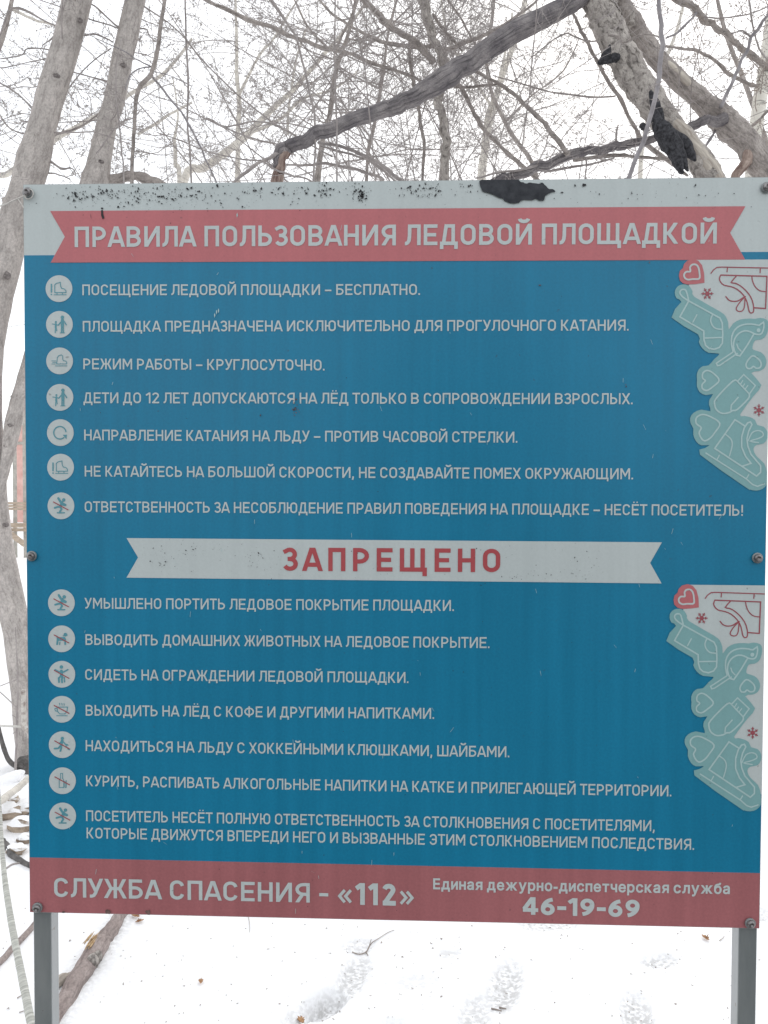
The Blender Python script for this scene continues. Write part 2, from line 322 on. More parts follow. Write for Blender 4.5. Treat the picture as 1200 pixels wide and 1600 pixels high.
def dirt_at(x, y):
    d = 0.0
    for (cx, cy, a, b, th, dp, di) in PR:
        dx, dy = x-cx, y-cy
        if dx*dx+dy*dy > 0.12: continue
        u = dx*math.cos(th)+dy*math.sin(th); v = -dx*math.sin(th)+dy*math.cos(th)
        q = math.sqrt((u/a)**2+(v/b)**2)
        d = max(d, di/(1+math.exp((q-0.85)*9)))
    t = ((x-LOGA[0])*(LOGB[0]-LOGA[0])+(y-LOGA[1])*(LOGB[1]-LOGA[1]))/((LOGB[0]-LOGA[0])**2+(LOGB[1]-LOGA[1])**2)
    if -0.2 < t < 1.2:
        qx, qy = LOGA[0]+t*(LOGB[0]-LOGA[0]), LOGA[1]+t*(LOGB[1]-LOGA[1])
        d = max(d, 0.5*math.exp(-(math.hypot(x-qx, y-qy)/0.05)**2))
    return d
XS = axis(-260, 260, -1.7, 1.7, 0.0125); YS = axis(-60, 400, 0.75, 1.95, 0.0125)
vv, dd = [], []
for y in YS:
    for x in XS:
        vv.append((x, y, hsnow(x, y)))
        dd.append(dirt_at(x, y) if (-2 < x < 2 and 0.3 < y < 3) else 0.0)
nx = len(XS); ff = [(j*nx+i, j*nx+i+1, (j+1)*nx+i+1, (j+1)*nx+i) for j in range(len(YS)-1) for i in range(nx-1)]
gm = bpy.data.meshes.new('snow_ground'); gm.from_pydata(vv, [], ff); gm.materials.append(M_SNOW)
ga = gm.attributes.new('dirt', 'FLOAT', 'POINT'); ga.data.foreach_set('value', dd)
gm.polygons.foreach_set('use_smooth', [True]*len(ff)); gm.update()
tag(link('snow_ground', gm), kind='structure')

# ------------------------------------------------------------------ 2D print drawing
def clip_y(poly, lo, hi):
    for (sgn, lim) in ((1, lo), (-1, -hi)):
        out = []
        for i in range(len(poly)):
            a, b = poly[i], poly[(i+1) % len(poly)]
            da, db = sgn*a[1]-lim, sgn*b[1]-lim
            if da >= 0: out.append(a)
            if (da >= 0) != (db >= 0):
                t = da/(da-db); out.append((a[0]+t*(b[0]-a[0]), a[1]+t*(b[1]-a[1])))
        poly = out
        if len(poly) < 3: return []
    return poly
def ribbon(pts, w, closed=False, ends='butt'):
    P = []
    for p in pts:
        if not P or math.hypot(p[0]-P[-1][0], p[1]-P[-1][1]) > 1e-6: P.append(p)
    if closed and math.hypot(P[0][0]-P[-1][0], P[0][1]-P[-1][1]) < 1e-6: P.pop()
    n = len(P); off = []
    for i in range(n):
        if closed or 0 < i < n-1:
            a, b, c = P[i-1], P[i], P[(i+1) % n]
        elif i == 0: a, b, c = None, P[0], P[1]
        else: a, b, c = P[-2], P[-1], None
        def nrm(p, q):
            d = math.hypot(q[0]-p[0], q[1]-p[1]); return (-(q[1]-p[1])/d, (q[0]-p[0])/d)
        if a is None: m = nrm(b, c); k = 1
        elif c is None: m = nrm(a, b); k = 1
        else:
            n1, n2 = nrm(a, b), nrm(b, c); mx, my = n1[0]+n2[0], n1[1]+n2[1]; l = math.hypot(mx, my)
            if l < 1e-4: m = n1; k = 1
            else:
                m = (mx/l, my/l); k = min(1/max(0.2, m[0]*n1[0]+m[1]*n1[1]), 2.2)
        off.append((m[0]*k*w/2, m[1]*k*w/2))
    out = []
    rng = range(n if closed else n-1)
    for i in rng:
        j = (i+1) % n
        out.append([(P[i][0]+off[i][0], P[i][1]+off[i][1]), (P[i][0]-off[i][0], P[i][1]-off[i][1]),
                    (P[j][0]-off[j][0], P[j][1]-off[j][1]), (P[j][0]+off[j][0], P[j][1]+off[j][1])])
    if ends == 'round' and not closed:
        for p in (P[0], P[-1]): out.append(disc(p[0], p[1], w/2, 10))
    return out
def disc(x, y, r, n=24, ry=None):
    return [(x+r*math.cos(i*2*math.pi/n), y+(ry or r)*math.sin(i*2*math.pi/n)) for i in range(n)]
def union(polys):
    v, f = [], []
    for p in polys:
        if len(p) < 3: continue
        ar = sum(p[i][0]*p[(i+1) % len(p)][1]-p[(i+1) % len(p)][0]*p[i][1] for i in range(len(p)))
        if abs(ar) < 1e-10: continue
        if ar < 0: p = p[::-1]
        b = len(v); v += [Vector((q[0]*1000, q[1]*1000)) for q in p]; f.append(list(range(b, b+len(p))))
    r = delaunay_2d_cdt(v, [], f, 0, 1e-5, True)
    V = np.array([(q[0], q[1]) for q in r[0]]); T_ = np.array([tuple(t) for t in r[2]])
    c = V[T_].mean(1); cx, cy = c[:, 0], c[:, 1]; keep = np.zeros(len(T_), bool)
    for q in f:
        p = [v[i] for i in q]
        xs = [k[0] for k in p]; ys = [k[1] for k in p]
        m = (~keep) & (cx > min(xs)) & (cx < max(xs)) & (cy > min(ys)) & (cy < max(ys))
        ix = np.nonzero(m)[0]
        if not len(ix): continue
        x, y = cx[ix], cy[ix]; ins = np.zeros(len(ix), bool)
        for i in range(len(p)):
            x1, y1, x2, y2 = xs[i], ys[i], xs[i-1], ys[i-1]
            if y1 == y2: continue
            ins ^= ((y1 > y) != (y2 > y)) & (x < (x2-x1)*(y-y1)/(y2-y1)+x1)
        keep[ix[ins]] = True
    return [(q[0]/1000, q[1]/1000) for q in V], [tuple(int(i) for i in t) for t in T_[keep]]
def arc(cx, cy, rx, ry, a0, a1, n=9):
    return [(cx+rx*math.cos(R_(a0+(a1-a0)*i/n)), cy+ry*math.sin(R_(a0+(a1-a0)*i/n))) for i in range(n+1)]
def smooth(pts, closed=False, k=6):
    P = list(pts); n = len(P); out = []
    for i in range(n if closed else n-1):
        p0 = P[i-1] if (closed or i > 0) else P[i]; p1 = P[i]; p2 = P[(i+1) % n]; p3 = P[(i+2) % n] if (closed or i+2 < n) else p2
        for s in range(k):
            t = s/k
            out.append(tuple(0.5*(2*p1[c]+(p2[c]-p0[c])*t+(2*p0[c]-5*p1[c]+4*p2[c]-p3[c])*t*t+(3*p1[c]-p0[c]-3*p2[c]+p3[c])*t**3) for c in range(len(p1))))
    if not closed: out.append(tuple(P[-1]))
    return out

# narrow sans capitals drawn as constant-width strokes, cap height 1
def glyph(c, t):
    h = t/2; T = 1-h; B = h; S = []; X = []          # S clipped to 0..1, X free
    def s(*p, cl=False): S.append((list(p), cl))
    def x(*p, cl=False): X.append((list(p), cl))
    def bowl(l, r, y0, y1, cx=None):
        rr = (y1-y0)/2; k = min(rr, (r-l)*0.8)
        return [(l, y1)]+[(r-k, y1)]+arc(r-k, (y0+y1)/2+0, k, rr, 90, -90)[1:-1]+[(r-k, y0), (l, y0)]
    w = 0.62; L, R = h, w-h
    if c == 'П': s((L, 0), (L, T), (R, T), (R, 0))
    elif c == 'Г': w = .52; s((L, 0), (L, T), (w-.02, T))
    elif c == 'Т': w = .58; s((0, T), (w, T)); s((w/2, 0), (w/2, T))
    elif c == 'Н': s((L, 0), (L, 1)); s((R, 0), (R, 1)); s((L, .5), (R, .5))
    elif c in 'ИЙ': w = .66; R = w-h; s((L, 0), (L, 1)); s((R, 0), (R, 1)); s((L-.01, -.02), (R+.01, 1.02))
    elif c in 'ЕЁ': w = .56; s((w, T), (L, T), (L, B), (w, B)); s((L, .5), (w-.05, .5))
    elif c == 'О': k = (R-L)/2; s(*(arc(w/2, T-k*1.08, k, k*1.08, 0, 180)+arc(w/2, B+k*1.08, k, k*1.08, 180, 360)), cl=True)
    elif c == 'С': w = .60; R = w-h; k = (R-L)/2; s(*(arc(w/2, T-k*1.08, k, k*1.08, 8, 180)+arc(w/2, B+k*1.08, k, k*1.08, 180, 352)))
    elif c == 'Э': w = .60; R = w-h; k = (R-L)/2; s(*(arc(w/2, T-k*1.08, k, k*1.08, 172, 0)+arc(w/2, B+k*1.08, k, k*1.08, 0, -172))); s((.2, .5), (R, .5))
    elif c == 'Р': w = .58; R = w-h; s((L, 0), (L, 1)); s(*bowl(L, R, .42, T))
    elif c == 'Ь': w = .58; R = w-h; s((L, 0), (L, 1)); s(*bowl(L, R, B, .56))
    elif c == 'Ъ': w = .70; R = w-h; s((0, T), (.2, T), (.2, 0)); s(*bowl(.2, R, B, .56))
    elif c == 'Ы': w = .80; s((L, 0), (L, 1)); s(*bowl(L, .58-h-.02, B, .56)); s((w-h, 0), (w-h, 1))
    elif c == 'В': w = .61; R = w-h; s((L, 0), (L, 1)); s(*bowl(L, R-.025, .51, T)); s(*bowl(L, R, B, .51))
    elif c == 'Б': w = .59; R = w-h; s((w-.04, T), (L, T), (L, 0)); s(*bowl(L, R, B, .56))
    elif c == 'Я': w = .60; R = w-h; s((R, 0), (R, 1)); s(*[(w-q[0], q[1]) for q in bowl(L, R, .42, T)]); s((w*.52, .44), (.07, -.03))
    elif c == 'К': w = .61; s((L, 0), (L, 1)); s((L, .5), (.26, .5)); s((.22, .49), (w-.09, 1.03)); s((.22, .51), (w-.07, -.03))
    elif c == 'А': w = .68; s((.5*h, -.04), (w/2-.012, 1.02)); s((w-.5*h, -.04), (w/2+.012, 1.02)); s((.16, .27), (w-.16, .27))
    elif c == 'Л': w = .64; R = w-h; s(*([(R, 0), (R, T), (.19, T), (.185, .42)]+arc(.02, .34, .155, .26, 0, -80, 6)+[(0, h)]))
    elif c == 'Д': w = .72; x((h*.9, -.19), (h*.9, B), (w-h*.9, B), (w-h*.9, -.19)); s((.15, B), (.25, T), (w-.19, T), (w-.19, B))
    elif c == 'М': w = .76; s((L, 0), (L, 1)); s((w-h, 0), (w-h, 1)); s((L-.01, 1.03), (w/2, .34), (w-L+.01, 1.03))
    elif c == 'У': w = .62; s((.06, 1.03), (w/2+.015, .34)); s(*([(w-.06, 1.03), (w/2-.0, .25)]+[(w/2-.07, .12), (w/2-.15, h), (.08, h)]))
    elif c == 'Х': w = .62; s((.05, 1.03), (w-.05, -.03)); s((.05, -.03), (w-.05, 1.03))
    elif c == 'Ч': w = .60; R = w-h; s((R, 0), (R, 1)); s(*([(L, 1), (L, .66)]+arc(L+.22, .64, .22, .22, 180, 270)[1:]+[(R, .42)]))
    elif c == 'Ш': w = .90; s((L, 1), (L, B), (w-h, B), (w-h, 1)); s((w/2, B), (w/2, 1))
    elif c == 'Щ': w = .96; s((w/2-.035, B), (w/2-.035, 1)); s((L, 1), (L, B), (w-h-.07, B), (w-h-.07, 1)); x((w/2, B), (w-h, B), (w-h, -.19))
    elif c == 'Ц': w = .70; s((L, 1), (L, B), (w-h-.07, B), (w-h-.07, 1)); x((w/2, B), (w-h, B), (w-h, -.19))
    elif c == 'Ж': w = .90; m = w/2; s((m, 0), (m, 1)); s((m-.18, .5), (m+.18, .5)); s((.07, 1.03), (m-.17, .50)); s((.05, -.03), (m-.17, .5)); s((w-.07, 1.03), (m+.17, .5)); s((w-.05, -.03), (m+.17, .5))
    elif c == 'Ю': w = .86; s((L, 0), (L, 1)); k = .22; cx = w-h-k; s((L, .5), (cx-k, .5)); s(*(arc(cx, T-k*1.1, k, k*1.1, 0, 180)+arc(cx, B+k*1.1, k, k*1.1, 180, 360)), cl=True)
    elif c == 'Ф': w = .80; s((w/2, 0), (w/2, 1)); k = w/2-h; s(*arc(w/2, .51, k, .31, 0, 360, 20)[:-1], cl=True)
    elif c == 'З': w = .57; R = w-h; a = (T-.51)/2; b = (.51-B)/2; k = (R-L)/2
    elif c == '1': w = .38; s((w-h, 0), (w-h, 1)); s((w-h, .96), (.02, .74))
    elif c == '2': w = .56; R = w-h; k = (R-L)/2; s(*(arc(w/2, T-k, k, k, 170, -25)+[(L+.02, B+.01)])); s((L-.07, B), (w, B))
    elif c == '4': w = .64; s((w-.2, 0), (w-.2, 1)); s((w-.2, 1.02), (.07, .26+.06)); s((.02, .27), (w, .27))
    elif c in '69':
        w = .60; k = w/2-h; ry = .335-h; P = [(w/2+k*math.cos(R_(a)), .335+ry*math.sin(R_(a))) for a in range(0, 360, 18)]; Q = [(h, .36)]+arc(w-.06, .36, w-.06-h, 1-h-.36, 172, 96, 8)
        fl = (lambda L_: [(w-x_, 1-y_) for x_, y_ in L_]) if c == '9' else (lambda L_: L_)
        s(*fl(P), cl=True); s(*fl(Q))
    elif c == '.': w = .17; s((w/2, 0), (w/2, t*1.05))
    elif c == ',': w = .17; x((w/2, t), (w/2, .02), (w/2-.05, -.17))
    elif c == '!': w = .18; s((w/2, 0), (w/2, t*1.05)); s((w/2, .3), (w/2, 1))
    elif c == '–': w = .50; s((0, .42), (w, .42))
    elif c == '-': w = .36; s((0, .42), (w, .42))
    elif c == '«': w = .56; [x((.26+o, .66), (.05+o, .38), (.26+o, .10)) for o in (0, .24)]
    elif c == '»': w = .56; [x((.06+o, .66), (.27+o, .38), (.06+o, .10)) for o in (0, .24)]
    if c == 'З':
        s(*([(.06, .80)]+arc(w/2-.01, T-a*1.0, k-.02, a, 150, -90, 12)[1:]+[(.2, .51)]))
        s(*([(.2, .51)]+arc(w/2, B+b, k, b, 90, -155, 12)+[]))
    if c == 'Й': x(*arc(w/2, 1.24, .17, .13, 180, 360, 8))
    pol = []; K = 1.19; w *= K; t *= .62 if c in '«»' else 1
    S = [([(a*K, b) for a, b in p], cl) for p, cl in S]; X = [([(a*K, b) for a, b in p], cl) for p, cl in X]
    for p, cl in S:
        for q in ribbon(p, t, cl):
            q = clip_y(q, 0, 1)
            if q: pol.append(q)
    for p, cl in X: pol += ribbon(p, t, cl)
    if c == 'Ё': pol += [disc(w*.30, 1.17, h*.95, 10), disc(w*.74, 1.17, h*.95, 10)]
    return w, pol

# ------------------------------------------------------------------ information board
PW, PH, PZ = 1.25, 1.2524, EYE-0.73819548
board = empty('information_board', (0, 0, 0), 'large blue ice rink rules board with red title ribbon on two grey steel posts', 'notice board')
LAY = 0.0003
def flat(name, polys, layer, m, parent, jitter=False):
    """one printed shape as a thin sheet just proud of the panel"""
    if jitter: V, Fc = [], []; 
    if jitter:
        for p in polys: b = len(V); V += p; Fc.append(tuple(range(b, b+len(p))))
        vs_ = [(v[0], -layer*LAY, v[1]) for v in V]
    else:
        V, Fc = union(polys); vs_ = [(v[0], -layer*LAY, v[1]) for v in V]
    out = []
    for f in Fc:
        a = sum(vs_[f[i]][0]*vs_[f[(i+1) % len(f)]][2]-vs_[f[(i+1) % len(f)]][0]*vs_[f[i]][2] for i in range(len(f)))
        out.append(f if a > 0 else f[::-1])      # counter-clockwise seen from -Y
    me = bpy.data.meshes.new(name); me.from_pydata(vs_, [], out); me.materials.append(m); me.update()
    return link(name, me, parent)
# the panel with softened, slightly uneven edge
pb = MB()
pb.box(-PW/2, 0.0, PZ, PW/2, 0.0040, PZ+PH)
panel = pb.build('panel', M_PANELCORE, board, smooth=False)
def quadpx(*pts): return [pl(*p) for p in pts]
X0, X1, Z0, Z1 = -PW/2+.0006, PW/2-.0006, PZ+.0006, PZ+PH-.0006
zl, zr = pl(38, 399)[1], pl(1190, 393.7)[1]
zb1, zb2 = pl(46, 1339.5)[1], pl(1180, 1364)[1]
flat('white_header_field', [[(X0, zl), (X1, zr), (X1, Z1), (X0, Z1)]], 1, M_WHITE, board)
flat('blue_field', [[(X0, zb1), (X1, zb2), (X1, zr), (X0, zl)]], 1, M_BLUE, board)
footer = flat('red_footer_strip', [[(X0, Z0), (X1, Z0), (X1, zb2), (X0, zb1)]], 1, M_RED2, board)
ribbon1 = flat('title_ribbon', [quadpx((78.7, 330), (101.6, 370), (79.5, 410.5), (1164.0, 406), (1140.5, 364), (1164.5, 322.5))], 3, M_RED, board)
ribbon2 = flat('prohibition_ribbon', [quadpx((198, 840.7), (216, 871), (198, 902.5), (1033.5, 911.5), (1015.6, 879.5), (1034, 847.3))], 3, M_WHITE, board)

_G = {}
def text_line(name, txt, start, end, cap, m, parent, layer, t=.145, gap=.13, spc=.30):
    """start/end: baseline ends in photo px; the line is laid on the panel plane"""
    x0, z0 = pl(*start); x1, z1 = pl(*end)
    hz = abs(pl(start[0], start[1]-cap)[1]-z0)
    x = 0.0; items = []
    for ch in txt:
        if ch == ' ': x += spc; continue
        k = (ch, t)
        if k not in _G:
            w, pol = glyph(ch, t); _G[k] = (w, union(pol))
        w = _G[k][0]
        kern = {'З': -.05, '.': -.04, 'А': -.05, 'Т': -.04, 'У': -.05, 'Л': -.02, 'Х': -.03, 'Ж': -.03, 'Д': -.02, 'Г': -.02}.get(ch, 0)
        items.append((k, x+kern)); x += w+gap+2*kern
    W = x-gap; sx = (x1-x0)/W; sl = (z1-z0)/(x1-x0)
    V, Fc = [], []
    for k, gx in items:
        gv, gf = _G[k][1]; b = len(V)
        for (a, c) in gv:
            X = x0+(gx+a)*sx; V.append((X, -layer*LAY, z0+(X-x0)*sl+c*hz))
        for f in gf:
            p = [gv[i] for i in f]; ar = (p[1][0]-p[0][0])*(p[2][1]-p[0][1])-(p[2][0]-p[0][0])*(p[1][1]-p[0][1])
            Fc.append(tuple(i+b for i in (f if ar > 0 else f[::-1])))
    me = bpy.data.meshes.new(name); me.from_pydata(V, [], Fc); me.materials.append(m); me.update()
    TXTLOG.append((txt[:12], round(sx/hz, 3)))
    return link(name, me, parent)
TXTLOG = []
text_line('title_text', 'ПРАВИЛА ПОЛЬЗОВАНИЯ ЛЕДОВОЙ ПЛОЩАДКОЙ', (116.7, 386.6), (1119.8, 381), 32, M_WHITE, ribbon1, 5, t=.17)
text_line('heading_text', 'ЗАПРЕЩЕНО', (442.5, 891.7), (782, 894), 36.3, M_DRED, ribbon2, 5, t=.18, gap=.28)
RULES = [('ПОСЕЩЕНИЕ ЛЕДОВОЙ ПЛОЩАДКИ – БЕСПЛАТНО.', (128.8, 461.5), (656, 461)),
 ('ПЛОЩАДКА ПРЕДНАЗНАЧЕНА ИСКЛЮЧИТЕЛЬНО ДЛЯ ПРОГУЛОЧНОГО КАТАНИЯ.', (129.5, 518.5), (981.7, 516.7)),
 ('РЕЖИМ РАБОТЫ – КРУГЛОСУТОЧНО.', (130.4, 577), (507, 579)),
 ('ДЕТИ ДО 12 ЛЕТ ДОПУСКАЮТСЯ НА ЛЁД ТОЛЬКО В СОПРОВОЖДЕНИИ ВЗРОСЛЫХ.', (131, 630), (988, 631.7)),
 ('НАПРАВЛЕНИЕ КАТАНИЯ НА ЛЬДУ – ПРОТИВ ЧАСОВОЙ СТРЕЛКИ.', (131.7, 688), (808, 691.7)),
 ('НЕ КАТАЙТЕСЬ НА БОЛЬШОЙ СКОРОСТИ, НЕ СОЗДАВАЙТЕ ПОМЕХ ОКРУЖАЮЩИМ.', (132.5, 744.6), (988.7, 749)),
 ('ОТВЕТСТВЕННОСТЬ ЗА НЕСОБЛЮДЕНИЕ ПРАВИЛ ПОВЕДЕНИЯ НА ПЛОЩАДКЕ – НЕСЁТ ПОСЕТИТЕЛЬ!', (132.5, 800), (1161, 806)),
 ('УМЫШЛЕНО ПОРТИТЬ ЛЕДОВОЕ ПОКРЫТИЕ ПЛОЩАДКИ.', (133, 950.8), (709, 954.5)),
 ('ВЫВОДИТЬ ДОМАШНИХ ЖИВОТНЫХ НА ЛЕДОВОЕ ПОКРЫТИЕ.', (133.7, 1007.5), (764.5, 1012.5)),
 ('СИДЕТЬ НА ОГРАЖДЕНИИ ЛЕДОВОЙ ПЛОЩАДКИ.', (133.3, 1062), (638, 1067)),
 ('ВЫХОДИТЬ НА ЛЁД С КОФЕ И ДРУГИМИ НАПИТКАМИ.', (134, 1118), (678, 1123)),
 ('НАХОДИТЬСЯ НА ЛЬДУ С ХОККЕЙНЫМИ КЛЮШКАМИ, ШАЙБАМИ.', (134, 1173), (795.5, 1183)),
 ('КУРИТЬ, РАСПИВАТЬ АЛКОГОЛЬНЫЕ НАПИТКИ НА КАТКЕ И ПРИЛЕГАЮЩЕЙ ТЕРРИТОРИИ.', (134.6, 1228), (1048.5, 1244)),
 ('ПОСЕТИТЕЛЬ НЕСЁТ ПОЛНУЮ ОТВЕТСТВЕННОСТЬ ЗА СТОЛКНОВЕНИЯ С ПОСЕТИТЕЛЯМИ,', (134.6, 1282.5), (1023, 1298.5)),
 ('КОТОРЫЕ ДВИЖУТСЯ ВПЕРЕДИ НЕГО И ВЫЗВАННЫЕ ЭТИМ СТОЛКНОВЕНИЕМ ПОСЛЕДСТВИЯ.', (135.4, 1309.5), (1084, 1327.5))]
for txt, a, b in RULES:
    text_line('rule_text', txt, a, b, 16.8, M_WHITE, board, 3)
text_line('emergency_text', 'СЛУЖБА СПАСЕНИЯ -', (84.5, 1401), (513, 1410.5), 30, M_WHITE, footer, 3, t=.165)
text_line('emergency_text', '«112»', (528.5, 1412.5), (646, 1415.5), 34, M_WHITE, footer, 3, t=.22, gap=.16)
_FT = {}
def font_char(ch, bold):
    """a letter of the built-in font, emboldened by uniting shifted copies"""
    if (ch, bold) in _FT: return _FT[(ch, bold)]
    c = bpy.data.curves.new('char', 'FONT'); c.body = ch
    o = bpy.data.objects.new('char', c); COL.objects.link(o); bpy.context.view_layer.update()
    cu = o.to_curve(bpy.context.evaluated_depsgraph_get()); loops = []
    for sp in cu.splines:
        L = []
        if sp.type == 'BEZIER':
            bp_ = sp.bezier_points; n = len(bp_)
            for i in range(n):
                p, q = bp_[i], bp_[(i+1) % n]; a0, a1, a2, a3 = p.co, p.handle_right, q.handle_left, q.co
                st = (a1-a0).cross(a3-a0).length < 1e-5 and (a2-a0).cross(a3-a0).length < 1e-5
                for k in range(1 if st else 5):
                    t = k/5; v = a0*(1-t)**3+a1*3*t*(1-t)**2+a2*3*t*t*(1-t)+a3*t**3; L.append((v.x, v.y))
        else: L = [(p.co.x, p.co.y) for p in sp.points]
        loops.append(L)
    o.to_curve_clear(); bpy.data.objects.remove(o); bpy.data.curves.remove(c)
    v, ed = [], []
    for L in loops:
        b = len(v); v += [Vector((p[0]*1000, p[1]*1000)) for p in L]; ed += [(b+i, b+(i+1) % len(L)) for i in range(len(L))]
    r = delaunay_2d_cdt(v, ed, [], 0, 1e-4, True); pol = []
    for t in r[2]:
        p = [(r[0][i][0]/1000, r[0][i][1]/1000) for i in t]; cx = sum(k[0] for k in p)/3; cy = sum(k[1] for k in p)/3; wn_ = 0
        for L in loops:
            for i in range(len(L)):
                (x1, y1), (x2, y2) = L[i-1], L[i]
                if (y1 > cy) != (y2 > cy) and cx < (x2-x1)*(cy-y1)/(y2-y1)+x1: wn_ += 1 if y2 > y1 else -1
        if wn_: pol.append(p)
    for L in loops: pol += ribbon(L, bold*1.7, True)
    r = union(pol); xs = [q[0] for q in r[0]]
    _FT[(ch, bold)] = (r, min(xs), max(xs)); return _FT[(ch, bold)]
def font_line(name, txt, start, end, cap, bold, parent, cw, gap):
    x0, z0 = pl(*start); x1, z1 = pl(*end); hz = abs(pl(start[0], start[1]-cap)[1]-z0)/cw
    x = 0; it = []
    for ch in txt:
        if ch == ' ': x += .24; continue
        (V, Fc), a, b = font_char(ch, bold); it.append((V, Fc, x-a)); x += b-a+gap
    sx = (x1-x0)/(x-gap); sl = (z1-z0)/(x1-x0); VV, FF = [], []
    for V, Fc, ox in it:
        b = len(VV)
        for p, q in V: u = (p+ox)*sx; VV.append((x0+u, -3*LAY, z0+u*sl+q*hz))
        for f in Fc:
            p = [V[i] for i in f]; ar = (p[1][0]-p[0][0])*(p[2][1]-p[0][1])-(p[2][0]-p[0][0])*(p[1][1]-p[0][1])
            FF.append(tuple(i+b for i in (f if ar > 0 else f[::-1])))
    me = bpy.data.meshes.new(name); me.from_pydata(VV, [], FF); me.materials.append(M_WHITE); me.update()
    TXTLOG.append((txt[:8], round(sx/hz, 3)))
    return link(name, me, parent)
font_line('service_text', 'Единая дежурно-диспетчерская служба', (676.7, 1388.5), (1140, 1396), 16, .036, footer, .73, .085)
text_line('phone_number_text', '46-19-69', (816, 1428.5), (999.6, 1433.3), 27.5, M_WHITE, footer, 3, t=.215, gap=.10)
print('TEXT', TXTLOG)

# badges: pictogram strokes in photo px about the badge centre, y down
SK = [[(-6.5, 6.2), (-6.5, -6), (-4, -8.2), (2.3, -9.8), (2.6, -4), (4.4, -.2), (8.3, .4), (10.8, 3), (11.2, 6.2), (-6.5, 6.2)]]
def man(dx=0):      # tumbling skater
    return [('d', 4.5, -9.3, 2.7), ('s', 3.6, [(-4, -12), (-1, -7), (1, -4.5), (7, -1.5)]), ('s', 4.2, [(1.8, -5.5), (-1, 1.5)]), ('s', 3.0, [(-1.5, 1), (-5, 1.6), (-9.6, 3)]), ('s', 3.0, [(-1, 1), (1, 5), (-1.5, 9)]), ('s', 2.0, [(-5.5, 10.8), (5.5, 10.8)]), ('s', 2.0, [(3, -1.5), (6.5, -.6)])]
SL = ('r', 1.5, [(-11.5, -6.2), (11.5, 6.2)])
PIC = {
 'skate': [('s', 1.3, q) for q in SK]+[('s', 1.2, [(-8, 9.6), (12, 9.6)]), ('s', 1.2, [(-3, 6.5), (-3, 9.5)]), ('s', 1.2, [(5.5, 6.5), (5.5, 9.5)]), ('s', 2.2, [(-11.7, -6.6), (-11.7, 5.4)]), ('d', -11.7, 9.2, 1.2)],
 'family': [('d', 4.8, -11, 2.8), ('s', 5.2, [(4.8, -6.5), (4.8, 3)]), ('s', 2.0, [(4.8, -6), (2, -3), (-1.8, 1.4)]), ('s', 2.0, [(5, -6.3), (8, -4), (10.8, .6)]), ('s', 2.2, [(3.6, 2), (3.4, 12.5)]), ('s', 2.2, [(6, 2), (6.2, 12.5)]), ('s', 1.2, [(1, 13.3), (8.6, 13.3)]), ('d', -5.4, -3.6, 1.6), ('s', 1.4, [(-11, -.6), (-6, .2), (-2, 1)]), ('s', 3.0, [(-5.4, -.5), (-5.8, 5)]), ('s', 1.6, [(-6, 4), (-6.5, 13)]), ('s', 1.5, [(-5, 5), (-4, 10)])],
 'fast': [('s', 1.2, q) for q in [[(-4.5, 4.8), (-3.5, -5), (-1.5, -8), (3, -9.4), (4.8, -7.5), (5, -3), (6, -.2), (10, .4), (11.4, 3), (11, 4.8), (-4.5, 4.8)]]]+[('s', 1.2, [(-7, 7.8), (12, 7.8)]), ('s', 1.0, [(-12.5, 0), (-5.5, 0)]), ('s', 1.0, [(-11, 2.4), (-5, 2.4)]), ('s', 1.0, [(-12.5, 4.8), (-6, 4.8)])],
 'turn': [('s', 2.0, arc(-.5, .2, 9.6, 9.8, -10, -310, 26)), ('p', 0, [(4, 3.4), (10.5, 3.2), (9.8, 10.5)])],
 'fall': man()+[SL],
 'dog': [('d', 6, -6.6, 2.9), ('s', 1.6, [(2.5, -4.6), (8.8, -6)]), ('p', 0, [(-9, -6), (-7.5, -1), (-8.5, 9.5), (-5.8, 9.5), (-4.6, 3), (4, 3), (4.5, 9.5), (7, 9.5), (6.8, 0), (5, -3), (-4, -2.6)]), ('s', 1.8, [(-3, 9), (-2.6, 5)]), SL],
 'sit': [('d', -.6, -11.4, 2.8), ('s', 2.4, [(-10.5, -7.3), (-4, -3.6), (3, -3.6), (9.5, -7.3)]), ('s', 5.0, [(-.6, -5), (-.4, 3.5)]), ('s', 3.0, [(-1.6, 3), (-4.8, 6), (-4.4, 12)]), ('s', 3.0, [(1, 4), (0, 8), (.5, 12.6)]), ('s', 2.0, [(3.8, 5), (4.4, 12)]), SL],
 'cup': [('s', 1.3, [(-7.5, -3.6), (9, -3.6), (8, 3), (4.5, 7.2), (-3, 7.2), (-6.8, 3), (-7.5, -3.6)]), ('s', 1.2, [(-7.5, -2), (-11, -1), (-10, 2.4), (-6.6, 3)]), ('s', 1.2, [(-8.5, 10), (9, 10)]), ('s', 1.1, [(-3.6, -10), (-3, -6)]), ('s', 1.1, [(0, -10), (.5, -6)]), ('s', 1.1, [(3.4, -10), (3.8, -6)]), SL],
 'hockey': [('d', .4, -10, 2.5), ('s', 4.2, [(0, -6.5), (-1.6, 1)]), ('s', 2.0, [(1, -5.5), (5, -1), (9, .5)]), ('s', 2.8, [(-2, 1), (-1.2, 4.5), (-2.8, 9.8)]), ('s', 2.6, [(-2.6, 1.6), (-6, 5.6), (-12, 6)]), ('s', 1.2, [(5, -1), (9.5, 7.5), (12.5, 7.8)]), ('s', 2.0, [(-1, -5), (-4.6, -1.8)]), SL],
 'bottle': [('s', 1.1, [(-5, 10.5), (-5, -1.2), (-3, -4), (-3, -11.5), (.2, -11.5), (.2, -4), (2, -1.2), (2, 10.5), (-5, 10.5)]), ('s', 1.1, [(4, 10.5), (4, 0)]), ('s', 1.1, [(6, 10.5), (6, -1)]), ('s', .9, [(4, 10.5), (6, 10.5)]), SL]}
